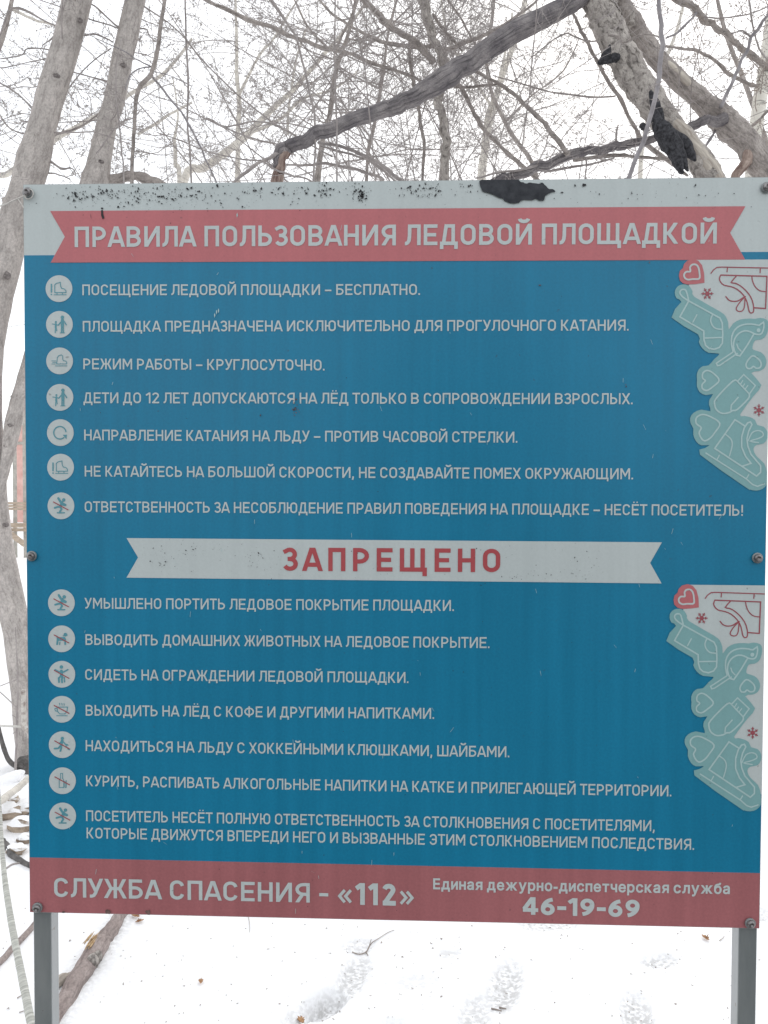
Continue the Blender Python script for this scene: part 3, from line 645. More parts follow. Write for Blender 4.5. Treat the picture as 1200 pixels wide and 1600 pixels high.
BADGES = [(92.5, 451.2, 'skate'), (93.2, 507, 'family'), (93.5, 564, 'fast'), (94, 621, 'family'), (94.6, 676, 'turn'), (95, 730, 'skate'), (95.6, 790.4, 'fall'),
          (96.3, 941.7, 'fall'), (96.7, 998, 'dog'), (97, 1053.3, 'sit'), (97, 1108, 'cup'), (97.5, 1163.3, 'hockey'), (98, 1219.6, 'bottle'), (98.3, 1274.6, 'fall')]
for bx_, by_, kind in BADGES:
    bd = flat('rule_badge', [[pl(*q) for q in disc(bx_, by_, 20.9, 40)]], 3, M_WHITE, board)
    A, Bp = [], []
    for e in PIC[kind]:
        if e[0] == 'd': A.append([pl(bx_+q[0], by_+q[1]) for q in disc(e[1], e[2], e[3], 14)])
        elif e[0] == 'p':
            A.append([pl(bx_+q[0], by_+q[1]) for q in e[2]])
        else:
            pp = [pl(bx_+q[0], by_+q[1]) for q in e[2]]; cl = e[2][0] == e[2][-1] and len(e[2]) > 3
            rb = ribbon(pp, e[1]*.00108, cl, 'butt' if e[1] < 1.4 and e[0] == 's' else 'round')
            (Bp if e[0] == 'r' else A).extend(rb)
    flat('pictogram', A, 4.5, M_PICT, bd)
    if Bp: flat('red_slash', Bp, 6, M_PRED, bd)

# winter corner illustrations, drawn once from the lower one and repeated above
def dpx(x, y): return (1030+x/7.06, 900+y/7.06)
MOVE = np.mean([np.array(pl(*a))-np.array(pl(*b)) for a, b in (((1100.7, 440.7), (1091.6, 948.9)), ((1050.7, 496.5), (1041.6, 1001.6)), ((1180, 768), (1171.6, 1267)))], axis=0)
def illus(up):
    mv = MOVE if up else np.zeros(2)
    def M(p): q = pl(*dpx(*p)); return (q[0]+mv[0], q[1]+mv[1])
    def cl(polys):
        out = []
        for p in polys:
            q = clip_y([(b, a) for a, b in p], -9, X1-.0003)
            if q: out.append([(b, a) for a, b in q])
        return out
    def st(pts, w, closed=False, ends='round', k=0):
        if k: pts = smooth(pts, closed, k)
        return cl(ribbon([M(p) for p in pts], w*.000152, closed, ends))
    base = flat('winter_illustration', cl([[M(p) for p in [(340, 96), (1400, 106), (1400, 2420), (1060, 2400), (900, 2000), (700, 1500), (560, 900), (250, 420)]]]), 3, M_WHITE, board)
    blob = [(365, 900), (75, 715), (182, 550), (130, 510), (110, 450), (125, 400), (165, 368), (225, 360), (275, 385), (305, 440), (325, 495), (600, 655), (665, 710), (693, 780), (700, 850),
            (750, 785), (830, 745), (930, 738), (985, 742), (1040, 732), (1110, 750), (1132, 800), (1125, 870), (1100, 930), (1050, 965), (985, 975), (958, 1040), (968, 1075), (1045, 1100), (1095, 1150), (1110, 1215), (1085, 1275), (1030, 1305), (945, 1325),
            (1055, 1456), (970, 1571), (822, 1771), (870, 1785), (930, 1800), (985, 1830), (1010, 1885), (1080, 1905), (1120, 1961), (1118, 2031), (1080, 2085), (1000, 2101), (968, 2145), (1000, 2220), (1085, 2300), (1112, 2380), (1120, 2440), (1118, 2520), (1065, 2575), (1000, 2592), (930, 2580), (870, 2545),
            (385, 2196), (440, 2126), (490, 2095), (400, 2096), (345, 2055), (312, 1981), (314, 1915), (285, 1861), (278, 1801), (315, 1745), (400, 1711), (500, 1730),
            (484, 1661), (490, 1601), (528, 1545), (450, 1556), (385, 1525), (352, 1461), (353, 1391), (350, 1331), (375, 1275), (420, 1243), (480, 1235), (540, 1170), (598, 1112), (480, 1100), (410, 1050), (372, 980)]
    flat('teal_shape', cl([[M(p) for p in smooth(blob, True, 2)]]), 4.5, M_TEAL, base)
    HB = [(435, 345), (430, 240), (408, 155), (365, 105), (310, 88), (250, 103), (212, 140), (198, 185), (165, 215), (155, 265), (165, 315), (200, 348), (250, 362), (340, 358)]
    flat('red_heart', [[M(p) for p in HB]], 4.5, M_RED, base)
    flat('heart_outline', st([(376, 300), (378, 235), (367, 180), (340, 150), (300, 150), (276, 178), (278, 222), (236, 226), (212, 252), (218, 288), (252, 310), (305, 305)], 19, True, k=4), 6, M_WHITE, base)
    L = []
    L += st([(262, 540), (195, 495), (166, 455), (175, 425), (205, 415), (235, 435), (262, 540)], 17, k=3)
    L += st([(262, 540), (165, 710), (425, 865), (428, 960), (445, 1020), (480, 1052), (540, 1065), (595, 1045), (628, 1000), (632, 900), (626, 780), (600, 728), (262, 540)], 17)
    L += st([(522, 690), (500, 745), (515, 800), (555, 840), (622, 850)], 15, k=3)
    L += st([(435, 942), (628, 938)], 15)+st([(350, 690), (308, 768)], 14)
    L += st([(745, 1090), (728, 1020), (730, 930), (762, 860), (820, 815), (900, 797), (980, 803), (1030, 812), (1075, 780), (1078, 840), (1060, 895), (1030, 912), (980, 905), (930, 880), (870, 870), (810, 895), (770, 940), (750, 1000), (758, 1080), (818, 1140), (965, 915)], 17, k=2)
    L += cl([[M(p) for p in disc(1022, 866, 22, 12)]])+st([(785, 1012), (800, 1055), (832, 1088)], 14)
    L += st([(742, 1098), (562, 1215), (575, 1242), (605, 1235), (790, 1112)], 15)
    L += st([(960, 1140), (905, 1190), (885, 1240), (905, 1275), (940, 1275), (965, 1255), (1000, 1275), (1040, 1265), (1050, 1225), (1025, 1180)], 17, True, k=4)
    L += st([(592, 1401), (540, 1331), (470, 1291), (418, 1316), (412, 1371), (442, 1401), (408, 1441), (412, 1486), (460, 1506), (520, 1471)], 17, True, k=4)
    L += st([(792, 1413), (860, 1341), (987, 1461), (922, 1551)], 15, True)+st([(850, 1405), (828, 1440)], 12)+st([(870, 1442), (850, 1470)], 12)+st([(905, 1460), (880, 1492)], 12)
    L += st([(792, 1411), (740, 1411), (562, 1591), (545, 1661), (570, 1721), (630, 1756), (700, 1748), (740, 1726), (790, 1716), (910, 1601), (922, 1551)], 17, k=3)
    L += st([(800, 1586), (726, 1668), (720, 1720)], 15)
    L += st([(600, 1861), (480, 1781), (400, 1766), (345, 1801), (345, 1861), (397, 1906), (375, 1961), (400, 2021), (440, 2048), (500, 2016), (545, 1961)], 17, True, k=4)
    L += st([(875, 1896), (765, 1826), (545, 2131), (1000, 2436), (1045, 2395), (1045, 2325), (990, 2260), (940, 2201), (905, 2111), (895, 2031), (915, 1951), (950, 1881), (935, 1852), (903, 1861), (866, 1916), (838, 2011), (838, 2121), (880, 2221), (940, 2298), (850, 2326)], 17)
    L += st([(660, 1981), (720, 2031), (735, 2101), (705, 2216)], 14, k=3)
    L += st([(910, 2051), (950, 1971), (1010, 1946), (1060, 1961), (1072, 2001), (1020, 2031), (930, 2058), (1020, 2075)], 14, k=3)
    L += st([(450, 2181), (890, 2466), (960, 2528), (1010, 2546), (1085, 2521)], 15)+st([(595, 2206), (570, 2252)], 14)+st([(915, 2421), (890, 2461)], 14)
    flat('pale_outline_drawing', L, 6, M_TLINE, base)
    Rr = st([(505, 245), (530, 210), (570, 182), (620, 179), (1400, 205)], 12)+st([(685, 185), (680, 230)], 12)+st([(1043, 200), (1040, 245)], 12)
    Rr += st([(612, 265), (1115, 285), (1100, 632), (975, 622)], 14)
    Rr += st([(612, 265), (597, 300), (610, 340), (650, 375), (720, 390), (790, 420), (860, 485), (900, 565), (915, 640), (930, 672), (953, 677), (970, 655), (965, 580), (935, 500), (880, 430), (820, 380), (770, 355), (725, 345), (780, 280)], 13, k=2)
    Rr += st([(950, 285), (960, 340), (990, 400), (1040, 440), (1105, 450)], 12, k=3)
    Rr += st([(668, 498), (700, 535), (745, 550), (800, 545), (850, 515), (880, 500)], 13, k=3)+st([(868, 510), (820, 560), (782, 620), (790, 650), (825, 660), (855, 645), (870, 600), (876, 515)], 12, k=3)
    flat('red_skate_drawing', Rr, 4.5, M_LINE, base)
    for cx, cy, a0 in ((465, 463, 0), (1027, 1726, 30)):
        sn = cl([[M(p) for p in disc(cx, cy, 24, 12)]])
        for k in range(6):
            a = R_(a0+60*k); c_, s_ = math.cos(a), math.sin(a)
            sn += st([(cx, cy), (cx+66*c_, cy+66*s_)], 10, ends='butt')
            for e in (-1, 1):
                a2 = a+e*R_(42); sn += st([(cx+34*c_, cy+34*s_), (cx+34*c_+22*math.cos(a2), cy+34*s_+22*math.sin(a2))], 8, ends='butt')
        flat('red_snowflake', sn, 6, M_LINE, base)
illus(False); illus(True)

# wear on the print
rw = random.Random(5)
def blot(cx, cy, r, n=None, el=1.0):
    n = n or rw.randint(5, 8); a0 = rw.random()*6; an = rw.random()*3
    o = []
    for i in range(n):
        q = r*rw.uniform(.45, 1.15); u, v = q*math.cos(a0+i*6.283/n)*el, q*math.sin(a0+i*6.283/n)
        o.append((cx+u*math.cos(an)-v*math.sin(an), cy+u*math.sin(an)+v*math.cos(an)))
    return o
spk = []
def cluster(x0, y0, sx, sy, n, r0=.5, r1=1.6, el=1.3):
    for _ in range(n):
        x, y = rw.gauss(x0, sx), rw.gauss(y0, sy)
        if not (286 < y < 1442 and 45 < x < 1185): continue
        r = r0+(r1-r0)*rw.random()**3
        spk.append([pl(*p) for p in blot(x, y, r, el=rw.uniform(1, el))])
for x0, y0, sx, sy, n in ((118, 303, 12, 7, 60), (165, 306, 28, 9, 120), (230, 305, 40, 9, 150), (300, 304, 30, 9, 90), (400, 300, 18, 7, 40), (445, 299, 8, 6, 22), (470, 300, 8, 6, 22), (508, 298, 9, 7, 55),
                          (560, 302, 9, 7, 75), (566, 308, 4, 7, 30), (640, 298, 20, 8, 45), (668, 300, 12, 9, 60), (730, 296, 16, 7, 24), (860, 300, 60, 9, 20), (1000, 300, 60, 10, 20), (1100, 300, 30, 10, 12), (300, 320, 140, 4, 40)):
    cluster(x0, y0, sx, sy, n, .35, 1.7, 2.0)
for x0, y0, sx, sy, n in ((262, 876, 14, 9, 30), (300, 862, 30, 9, 22), (396, 877, 9, 8, 24), (340, 850, 50, 8, 14), (810, 900, 12, 5, 14), (905, 880, 18, 12, 14), (880, 898, 30, 6, 14), (600, 868, 200, 18, 26), (420, 890, 20, 10, 8)):
    cluster(x0, y0, sx, sy, n, .3, 1.0, 2.2)
cluster(600, 700, 330, 240, 130, .3, .9); cluster(600, 1130, 330, 110, 70, .3, .9); cluster(600, 1400, 330, 25, 40, .3, .9); cluster(600, 365, 320, 25, 45, .35, .9)
for (x, y, r) in ((912, 290, 3.4), (160, 326, 2.2), (185, 324, 2.0), (566, 307, 3.2), (508, 304, 2.4), (641, 292, 2.2), (443, 303, 2.0), (340, 291, 3), (118, 302, 2)):
    spk.append([pl(*p) for p in blot(x, y, r, 8)])
spk.append([pl(*p) for p in [(158.5, 329), (161.5, 329), (162, 336), (164, 341), (161, 343), (159, 338)]])
spk.append([pl(*p) for p in [(142, 334), (143, 338), (143.4, 343.5), (142.4, 339)]])
o = flat('grime_speck', spk, 7, M_DIRT, board, jitter=True); o['kind'] = 'stuff'
scratch = []
for _ in range(70):
    x, y = rw.uniform(60, 1150), rw.uniform(340, 1420); a = rw.gauss(1.4, .5); l = rw.uniform(2, 9)
    scratch += [[pl(x, y), pl(x+l*math.cos(a), y+l*math.sin(a)), pl(x+l*math.cos(a)+.45, y+l*math.sin(a)+.2), pl(x+.5, y)]]
for x, y in ((338, 487), (335, 492), (341, 485), (370, 336)):
    scratch += [[pl(x, y), pl(x+1.2, y-3), pl(x+2, y+1.5), pl(x+.6, y+5)]]
o = flat('scratch', scratch, 7.5, M_TLINE, board, jitter=True); o['kind'] = 'stuff'
# bare dark patch where the film has torn away at the top edge
edge = [(751.5, 279.5), (752, 296), (757, 301), (768, 304), (778, 309), (786, 312), (793, 317), (802, 318.5), (811, 317), (816, 313), (828, 313.5), (837, 311.5), (843, 314), (850, 313.5), (852, 307), (859, 302), (866.5, 301), (865, 297), (858, 296), (852, 291), (848, 286), (841, 287.5), (829, 286), (820, 287), (812, 283.5), (808, 279.7), (798, 278.9), (786, 279.3)]
edge = [(x+rw.uniform(-.6, .6), y+rw.uniform(-.6, .6)) for x, y in smooth(edge, True, 3)]
ep = [pl(*p) for p in edge]; ep = [(x, min(z, Z1)) for x, z in ep]
flat('torn_film_patch', [ep], 8, M_BARE, board)
st_ = []
for x, y, r in ((169, 1424, 4.5), (232, 1424, 5), (52, 1420, 3), (100, 1424, 2.5)): st_.append([(a, max(b, Z0+.0004)) for a, b in [pl(*p) for p in blot(x, y, r, 9)]])
for x, y, rx, ry in ((463, 636, 4, 16), (459, 640, 3, 10), (977, 602, 2.2, 5), (407, 649, 1.6, 1.6), (1014, 411, 2, 1.6), (843, 446, 2, 1.6)):
    for k in range(14 if ry > 6 else 4):
        q = (rw.gauss(x, rx*.55), rw.gauss(y, ry*.5)); st_.append([pl(*p) for p in blot(*q, rw.uniform(.5, 1.3), 6)])
o = flat('rust_stain', st_, 8, M_RUST, board, jitter=True); o['kind'] = 'stuff'

# bolts with washers
def lathe(prof, n=20):
    m = MB(); V, Fc = [], []
    for r, y in prof:
        for i in range(n): V.append((r*math.cos(i*2*math.pi/n), y, r*math.sin(i*2*math.pi/n)))
    for k in range(len(prof)-1):
        for i in range(n):
            j = (i+1) % n; Fc.append((k*n+i, k*n+j, (k+1)*n+j, (k+1)*n+i))
    Fc.append(tuple((len(prof)-1)*n+i for i in range(n))); m.add(V, Fc); return m
bm_head = lathe([(.0068, -.0012), (.0068, -.0035), (.0062, -.0056), (.0045, -.0073), (.0026, -.0080), (.0024, -.0062), (.0001, -.006)]).mesh('bolt_head', M_BOLT)
bm_wash = lathe([(.0088, .0), (.0088, -.0024), (.0082, -.0030), (.0066, -.0032)], 24).mesh('washer', M_STEEL)
for bx_, by_ in ((45, 302), (51, 868.5), (60, 1416.5), (1196, 294), (1182, 871.5), (1171, 1441)):
    x, z = pl(bx_, by_); e = empty('bolt', (x, -.0024, z), None, None); e.parent = board
    for nm, me in (('washer', bm_wash), ('bolt_head', bm_head)):
        q = bpy.data.objects.new(nm, me); COL.objects.link(q); q.parent = e; q.rotation_euler.y = rw.random()*6
# posts: hollow square tube set behind the panel, rails across the back
def sqtube(x0, x1, y0, y1, z0, z1, r=.003):
    m = MB(); ring = []
    for cx, cy, a0 in ((x1-r, y1-r, 0), (x0+r, y1-r, 90), (x0+r, y0+r, 180), (x1-r, y0+r, 270)):
        for k in range(4): a = R_(a0+30*k); ring.append((cx+r*math.cos(a), cy+r*math.sin(a)))
    n = len(ring); zs = np.linspace(z0, z1, 12); V = [(x, y, z) for z in zs for x, y in ring]; Fc = []
    for k in range(len(zs)-1):
        for i in range(n): j = (i+1) % n; Fc.append((k*n+i, k*n+j, (k+1)*n+j, (k+1)*n+i))
    Fc.append(tuple(range(n-1, -1, -1))); Fc.append(tuple((len(zs)-1)*n+i for i in range(n))); m.add(V, Fc); return m
xl0, xl1 = pl(49.5, 1430)[0], pl(77.5, 1430)[0]; xr0, xr1 = pl(1156.5, 1460)[0], pl(1185.5, 1460)[0]
for a, b in ((xl0, xl1), (xr0, xr1)):
    sqtube(a, b, .0045, .0365, -.3, PZ+PH-.02).build('post', M_STEEL, board, smooth=False)
for z in (PZ+.05, PZ+PH/2, PZ+PH-.08):
    m = MB(); m.box(xl1+.001, .0045, z, xr0-.001, .0295, z+.025); m.build('back_rail', M_STEEL, board, smooth=False)

# twine tied to the top left bolt
tw = MB()
def px3(path, Ys):
    return [at(p[0], p[1], Ys if np.isscalar(Ys) else Ys[i]) for i, p in enumerate(path)]
pts = np.array(smooth([tuple(p) for p in px3([(44, 306), (36, 307), (20, 314), (0, 322), (-60, 340), (-160, 352)], [-.004, -.006, .0, .05, .4, 1.0])], False, 5))
tw.tube(pts, np.full(len(pts), .0013), 5)
for path in ([(38, 305), (41, 297), (48, 296), (52, 302), (49, 309), (42, 311), (38, 306)], [(28, 311), (33, 318), (37, 325)]):
    pts = np.array(smooth([tuple(p) for p in px3(path, -.0065)], False, 4)); tw.tube(pts, np.full(len(pts), .0009), 5)
tag(tw.build('twine', M_TWINE), 'pale twine tied round the top left bolt and pulled off to the left', 'twine')

# ------------------------------------------------------------------ trees
NR = np.random.default_rng(11)
def resample(path, k=5):
    return np.array(smooth([tuple(p) for p in path], False, k))
def trace(path, Y, k=5):
    """path of (px, py, width px[, depth]) measured on the photo, given real depth and thickness"""
    out = []
    n = len(path)
    for i, p in enumerate(path):
        y = p[3] if len(p) > 3 else (Y if np.isscalar(Y) else Y[0]+(Y[1]-Y[0])*i/(n-1))
        q = at(p[0], p[1], y); out.append((q[0], q[1], q[2], p[2]*zdep(q)/F/2))
    a = resample(out, k); return a[:, :3], a[:, 3]
def wob(P, amp, rng=NR):
    n = len(P); k = rng.normal(0, 1, (n, 3)); k = (k+np.roll(k, 1, 0)+np.roll(k, -1, 0))/2; k[0] = k[-1] = 0
    return P+k*amp
def tubepart(name, path, Y, m, parent, sides=10, k=5, rough=.05, amp=.15, knots=0):
    P, r = trace(path, Y, k)
    if name == 'branch': r = r*.86*(1+.10*NR.normal(0, 1, len(r))).clip(.75, 1.3)
    P = wob(P, amp*float(r.mean()))
    mb = MB(); mb.tube(P, r, sides, True, rough, NR)
    for _ in range(knots):
        i = int(NR.integers(2, len(P)-2)); a = NR.uniform(0, 6.28); d = np.array([math.cos(a), -abs(math.sin(a)), .15]); c = P[i]+d*r[i]*.75
        mb.tube([c-d*r[i]*.4, c, c+d*r[i]*.32], [r[i]*.5, r[i]*.36, r[i]*.12], 8, True, .2, NR)
    return mb.build(name, m, parent), P, r
def unit(v): return v/(np.linalg.norm(v)+1e-9)
BUD_F = [(0, 2, 1), (1, 2, 3), (0, 1, 3), (0, 3, 2)]
def bud(mb, p, d, s):
    a = NR.normal(0, 1, 3); u = unit(np.cross(d, a)); w = np.cross(d, u)
    mb.add([p+u*s*.45, p-u*s*.3+w*s*.4, p-u*s*.3-w*s*.4, p+d*s*1.5], BUD_F)
def grow(mb, p, d, L, r, lev, kids, droop=0.0, spread=.8, buds=.5, wig=.16, bs=.006, minr=.0011):
    n = 7 if lev else 5; st_ = L/n; P = [p]; d = unit(d); D = [d]
    for i in range(n):
        d = unit(d+NR.normal(0, wig, 3)+np.array([0, 0, -droop])*(i/n)); P.append(P[-1]+d*st_); D.append(d)
    R = np.maximum(np.linspace(r, r*.35, n+1), minr*.8)
    mb.tube(P, R, 6 if r > .02 else (4 if r > .006 else 3), False)
    if lev > 0:
        for _ in range(kids[lev-1]):
            t = NR.uniform(.18, 1)*n; i = min(int(t), n-1); q = P[i]+(P[i+1]-P[i])*(t-i)
            dd = unit(D[i]+NR.normal(0, spread, 3)); l2 = L*NR.uniform(.3, .62)*(1-.35*t/n)
            grow(mb, q, dd, l2, max(minr, R[i]*NR.uniform(.4, .62)), lev-1, kids, droop, spread, buds, wig, bs, minr)
    if lev <= 1 and NR.random() < buds:
        for i in range(1, n+1):
            if NR.random() < .75: bud(mb, P[i]+NR.normal(0, .003, 3), unit(D[i]+NR.normal(0, .7, 3)), bs*NR.uniform(.6, 1.2))
def twigs_along(mb, P, r, n, L, lev=1, kids=(4, 4), rad=.003, lo=0.0, hi=1.0, bias=(0, 0, 0), **kw):
    m = len(P)-1
    for _ in range(n):
        t = NR.uniform(lo, hi)*m; i = min(int(t), m-1); q = P[i]+(P[i+1]-P[i])*(t-i); ax = unit(P[i+1]-P[i])
        v = NR.normal(0, 1, 3); v = unit(v-ax*np.dot(v, ax)*.7)+np.array(bias)
        grow(mb, q+v*0, v, L*NR.uniform(.5, 1.3), rad*NR.uniform(.7, 1.2), lev, kids, **kw)
def tree(name, base, label, cat='tree', group=None):
    return empty(name, (float(base[0]), float(base[1]), 0), label, cat, group)
def stuffpart(mb, m, parent, name='twigs'):
    o = mb.build(name, m, parent, smooth=False); o['kind'] = 'stuff'; return o

# 1. twin-stemmed leaning tree on the left -------------------------------------------------
T1 = tree('leaning_tree', gnd(58, 1225), 'smooth grey tree with two leaning stems at the left edge, rising behind the board corner')
yA = [(58, 1240, 50, 3.15), (50, 1180, 44, 3.12), (40, 1100, 40, 3.1), (31, 1020, 40, 3.1), (19, 950, 42, 3.1), (6, 900, 44, 3.1), (-4, 830, 40, 3.1), (-9, 770, 38, 3.1), (-15, 700, 40, 3.1), (-20, 600, 42, 3.12), (-12, 500, 46, 3.15), (10, 400, 48, 3.2),
      (23, 340, 45, 3.22), (42, 290, 46, 3.25), (52, 250, 50, 3.28), (66, 200, 41, 3.3), (80, 145, 42, 3.35), (101, 75, 42, 3.4), (120, 0, 43, 3.45), (145, -110, 40, 3.55), (175, -260, 36, 3.7), (200, -420, 30, 3.9), (215, -600, 20, 4.1)]
_, P1, r1 = tubepart('trunk', yA, 3.2, M_BARK, T1, 20, 5, .025, .02, knots=6)
yB = [(-2, 820, 6, 3.1), (2, 765, 12, 3.08), (7, 735, 15, 3.07), (13, 705, 20, 3.07), (17, 680, 24, 3.08), (26, 640, 25, 3.12), (42, 590, 26, 3.2), (70, 500, 30, 3.25), (105, 400, 32, 3.3), (135, 320, 36, 3.35), (149, 284, 42, 3.4), (154, 258, 36, 3.42), (166, 200, 31, 3.45), (180, 150, 31, 3.5), (195, 75, 32, 3.55), (211, 0, 30, 3.6), (235, -120, 26, 3.7), (250, -260, 22, 3.85), (262, -420, 14, 4.0)]
_, P2, r2 = tubepart('second_stem', yB, 3.3, M_BARK, T1, 16, 5, .03, .03, knots=4)
_, P3, r3 = tubepart('branch', [(150, 292, 26, 3.42), (180, 279, 20, 3.45), (205, 277, 18, 3.5), (235, 281, 16, 3.55), (262, 292, 12, 3.6), (330, 340, 9, 3.8)], 3.4, M_BARK2, T1, 12)
tm = MB()
B1 = [([(73, 246, 4), (95, 262, 5), (112, 264, 3), (118, 275, 2)], 3.3), ([(60, 270, 4), (85, 271, 3), (110, 280, 2)], 3.3), ([(53, 172, 4), (30, 150, 3), (0, 130, 3), (-40, 118, 2)], 3.35), ([(46, 210, 3), (15, 200, 2.5), (-10, 165, 2.5), (-30, 140, 2)], 3.3),
      ([(84, 213, 4), (110, 203, 4), (140, 190, 3), (165, 168, 2.5)], 3.6), ([(95, 40, 2.5), (80, 60, 2.5), (66, 72, 2)], 3.4), ([(77, 78, 2.5), (45, 76, 2.5), (35, 86, 2.5), (0, 92, 2)], 3.4), ([(72, 92, 2.2), (40, 98, 2), (0, 106, 2)], 3.4),
      ([(185, 42, 3), (160, 20, 3), (138, 2, 2.5), (120, -20, 2)], 3.5), ([(176, 66, 2.5), (150, 53, 3), (132, 55, 2.5), (122, 50, 2)], 3.5), ([(174, 75, 2), (140, 100, 2.2), (110, 135, 2), (98, 158, 1.6)], 3.5), ([(221, 8, 2.6), (275, 45, 2.6), (318, 95, 3), (372, 150, 3), (425, 190, 3.2), (462, 212, 3.2), (520, 245, 3)], (3.6, 4.2)),
      ([(207, 45, 2.4), (228, 45, 2.6), (235, 58, 2), (243, 66, 1.8)], 3.6), ([(150, 240, 2.6), (185, 195, 2.4), (208, 184, 2), (222, 170, 1.8)], 3.2), ([(-5, 60, 4), (20, 12, 5), (60, 28, 4), (100, 45, 2)], (3.9, 4.1))]
for path, Y in B1:
    _, P, r = tubepart('branch', path, Y, M_TWIG, T1, 5, 4, .05, .6)
    twigs_along(tm, P, r, max(2, int(len(P)*.30)), .28, 1, (3,), .0022, buds=.8, bs=.007)
twigs_along(tm, P1, r1, 26, .7, 2, (4, 4), .005, lo=.66, hi=1, bias=(-.3, .3, .1), buds=.8, bs=.008)
twigs_along(tm, P2, r2, 22, .6, 2, (4, 4), .0045, lo=.45, hi=1, bias=(.2, .3, .1), buds=.8, bs=.008)
stuffpart(tm, M_TWIG, T1)

M_KNOT = mat('dark_knot_bark', (0.14, 0.125, 0.12), (0.30, 0.27, 0.26), scale=70, rough=.95, bump=.8, dist=.004)
def knot(px, py, Y, a, b, par):
    c = at(px, py, Y); k = zdep(c)/F; V, Fc = [], []; n = 12
    for (rr, dp) in ((1.0, .012), (.8, -.004), (.5, -.0075), (.3, -.003), (.08, -.001)):
        for i in range(n): q = 1+.2*NR.normal()*(rr < .9); V.append(c+CR*(math.cos(i*6.283/n)*a*k*rr*q)+CU*(math.sin(i*6.283/n)*b*k*rr*q)+CF*dp)
    for j in range(4):
        for i in range(n): Fc.append((j*n+i, j*n+(i+1) % n, (j+1)*n+(i+1) % n, (j+1)*n+i))
    Fc.append(tuple(4*n+i for i in range(n))); mb = MB(); mb.add(V, Fc); mb.build('knot', M_KNOT, par)
def knot_on(px, py, P, r, a, b, par):
    # sit the knot on the camera side of the stem surface
    best = min(range(len(P)), key=lambda i: abs(800-F*np.dot(P[i]-CAM, CU)/zdep(P[i])-py)); c = P[best]
    u = 600+F*np.dot(c-CAM, CR)/zdep(c); off = (px-u)*zdep(c)/F; d = math.sqrt(max(1e-6, r[best]**2-off**2))
    knot(px, py, c[1]-d*.97, a, b, par)
for px, py, a, b in ((89, 58, 6, 5), (125, 31, 4, 4), (87, 84, 4.5, 4), (87, 118, 6, 5), (42, 252, 6, 5), (29, 249, 5, 6), (25, 283, 5, 5), (10, 430, 6, 6), (12, 958, 9, 5), (8, 820, 5, 4)): knot_on(px, py, P1, r1, a, b, T1)
for px, py, a, b in ((192, 101, 5, 4), (204, 20, 3, 3), (157, 252, 5, 4), (16, 665, 5, 4), (9, 697, 4, 3)): knot_on(px, py, P2, r2, a, b, T1)

# 2. slim kinked sapling ---------------------------------------------------------------
T2 = tree('kinked_sapling', (at(205, 500, 3.3)[0], 3.3), 'slim kinked pale sapling just right of the two leaning stems')
_, P, r = tubepart('trunk', [(196, 1390, 10, 3.3), (200, 900, 9), (205, 500, 8), (205, 285, 6), (208, 230, 6), (211, 170, 6.5), (215, 140, 7), (226, 126, 7), (237, 115, 7), (243, 90, 7), (250, 50, 6.5), (258, 0, 6), (268, -90, 5), (280, -220, 4)], 3.3, M_BARK2, T2, 8, 4, .06, .2)
tm = MB()
for path, Y in [([(237, 118, 4), (262, 150, 3.6), (290, 185, 3.6), (315, 235, 3.6), (338, 282, 3.6), (350, 330, 3)], 3.35), ([(236, 104, 2.6), (215, 108, 2.4), (203, 118, 2.4), (196, 140, 1.8)], 3.3), ([(236, 104, 2.4), (212, 92, 2), (195, 80, 2), (150, 60, 1.6)], 3.3), ([(240, 112, 1.8), (270, 120, 1.8), (300, 135, 1.6)], 3.3)]:
    _, P, r = tubepart('branch', path, Y, M_PURPLE, T2, 5, 4, .05, .5); twigs_along(tm, P, r, 4, .22, 1, (3,), .0018, buds=.9)
stuffpart(tm, M_TWIG, T2)

# 3. long weathered dead limb arching across ---------------------------------------------
T3 = tree('dead_tree', (at(432, 500, 3.0)[0], 3.0), 'long barkless weathered dead limb arching up from the board edge to the rotten trunk')
_, P, r = tubepart('bough', [(430, 262, 7, 3.0), (438, 238, 18, 3.0), (452, 230, 21, 3.0), (475, 222, 20, 3.0), (500, 208, 22, 3.02), (550, 190, 22, 3.05), (600, 171, 24, 3.1), (628, 160, 26, 3.1), (650, 150, 27, 3.12), (690, 124, 34, 3.15), (720, 105, 32, 3.2), (750, 86, 32, 3.22), (800, 52, 33, 3.27), (850, 27, 31, 3.32), (900, 3, 27, 3.38), (940, -20, 25, 3.42), (990, -60, 22, 3.5)], 3, M_DEAD, T3, 20, 6, .045, .10)
tubepart('broken_fork', [(420, 1400, 24, 3.0), (425, 900, 22), (432, 500, 20), (434, 300, 19), (436, 272, 17), (441, 252, 13), (444, 234, 18)], 3.0, M_REDWOOD, T3, 12, 5, .12, .2)
tubepart('branch', [(446, 234, 9), (425, 245, 7), (405, 254, 6), (388, 267, 6), (368, 283, 5), (345, 305, 4)], 2.98, M_TWIG, T3, 7)
tm = MB()
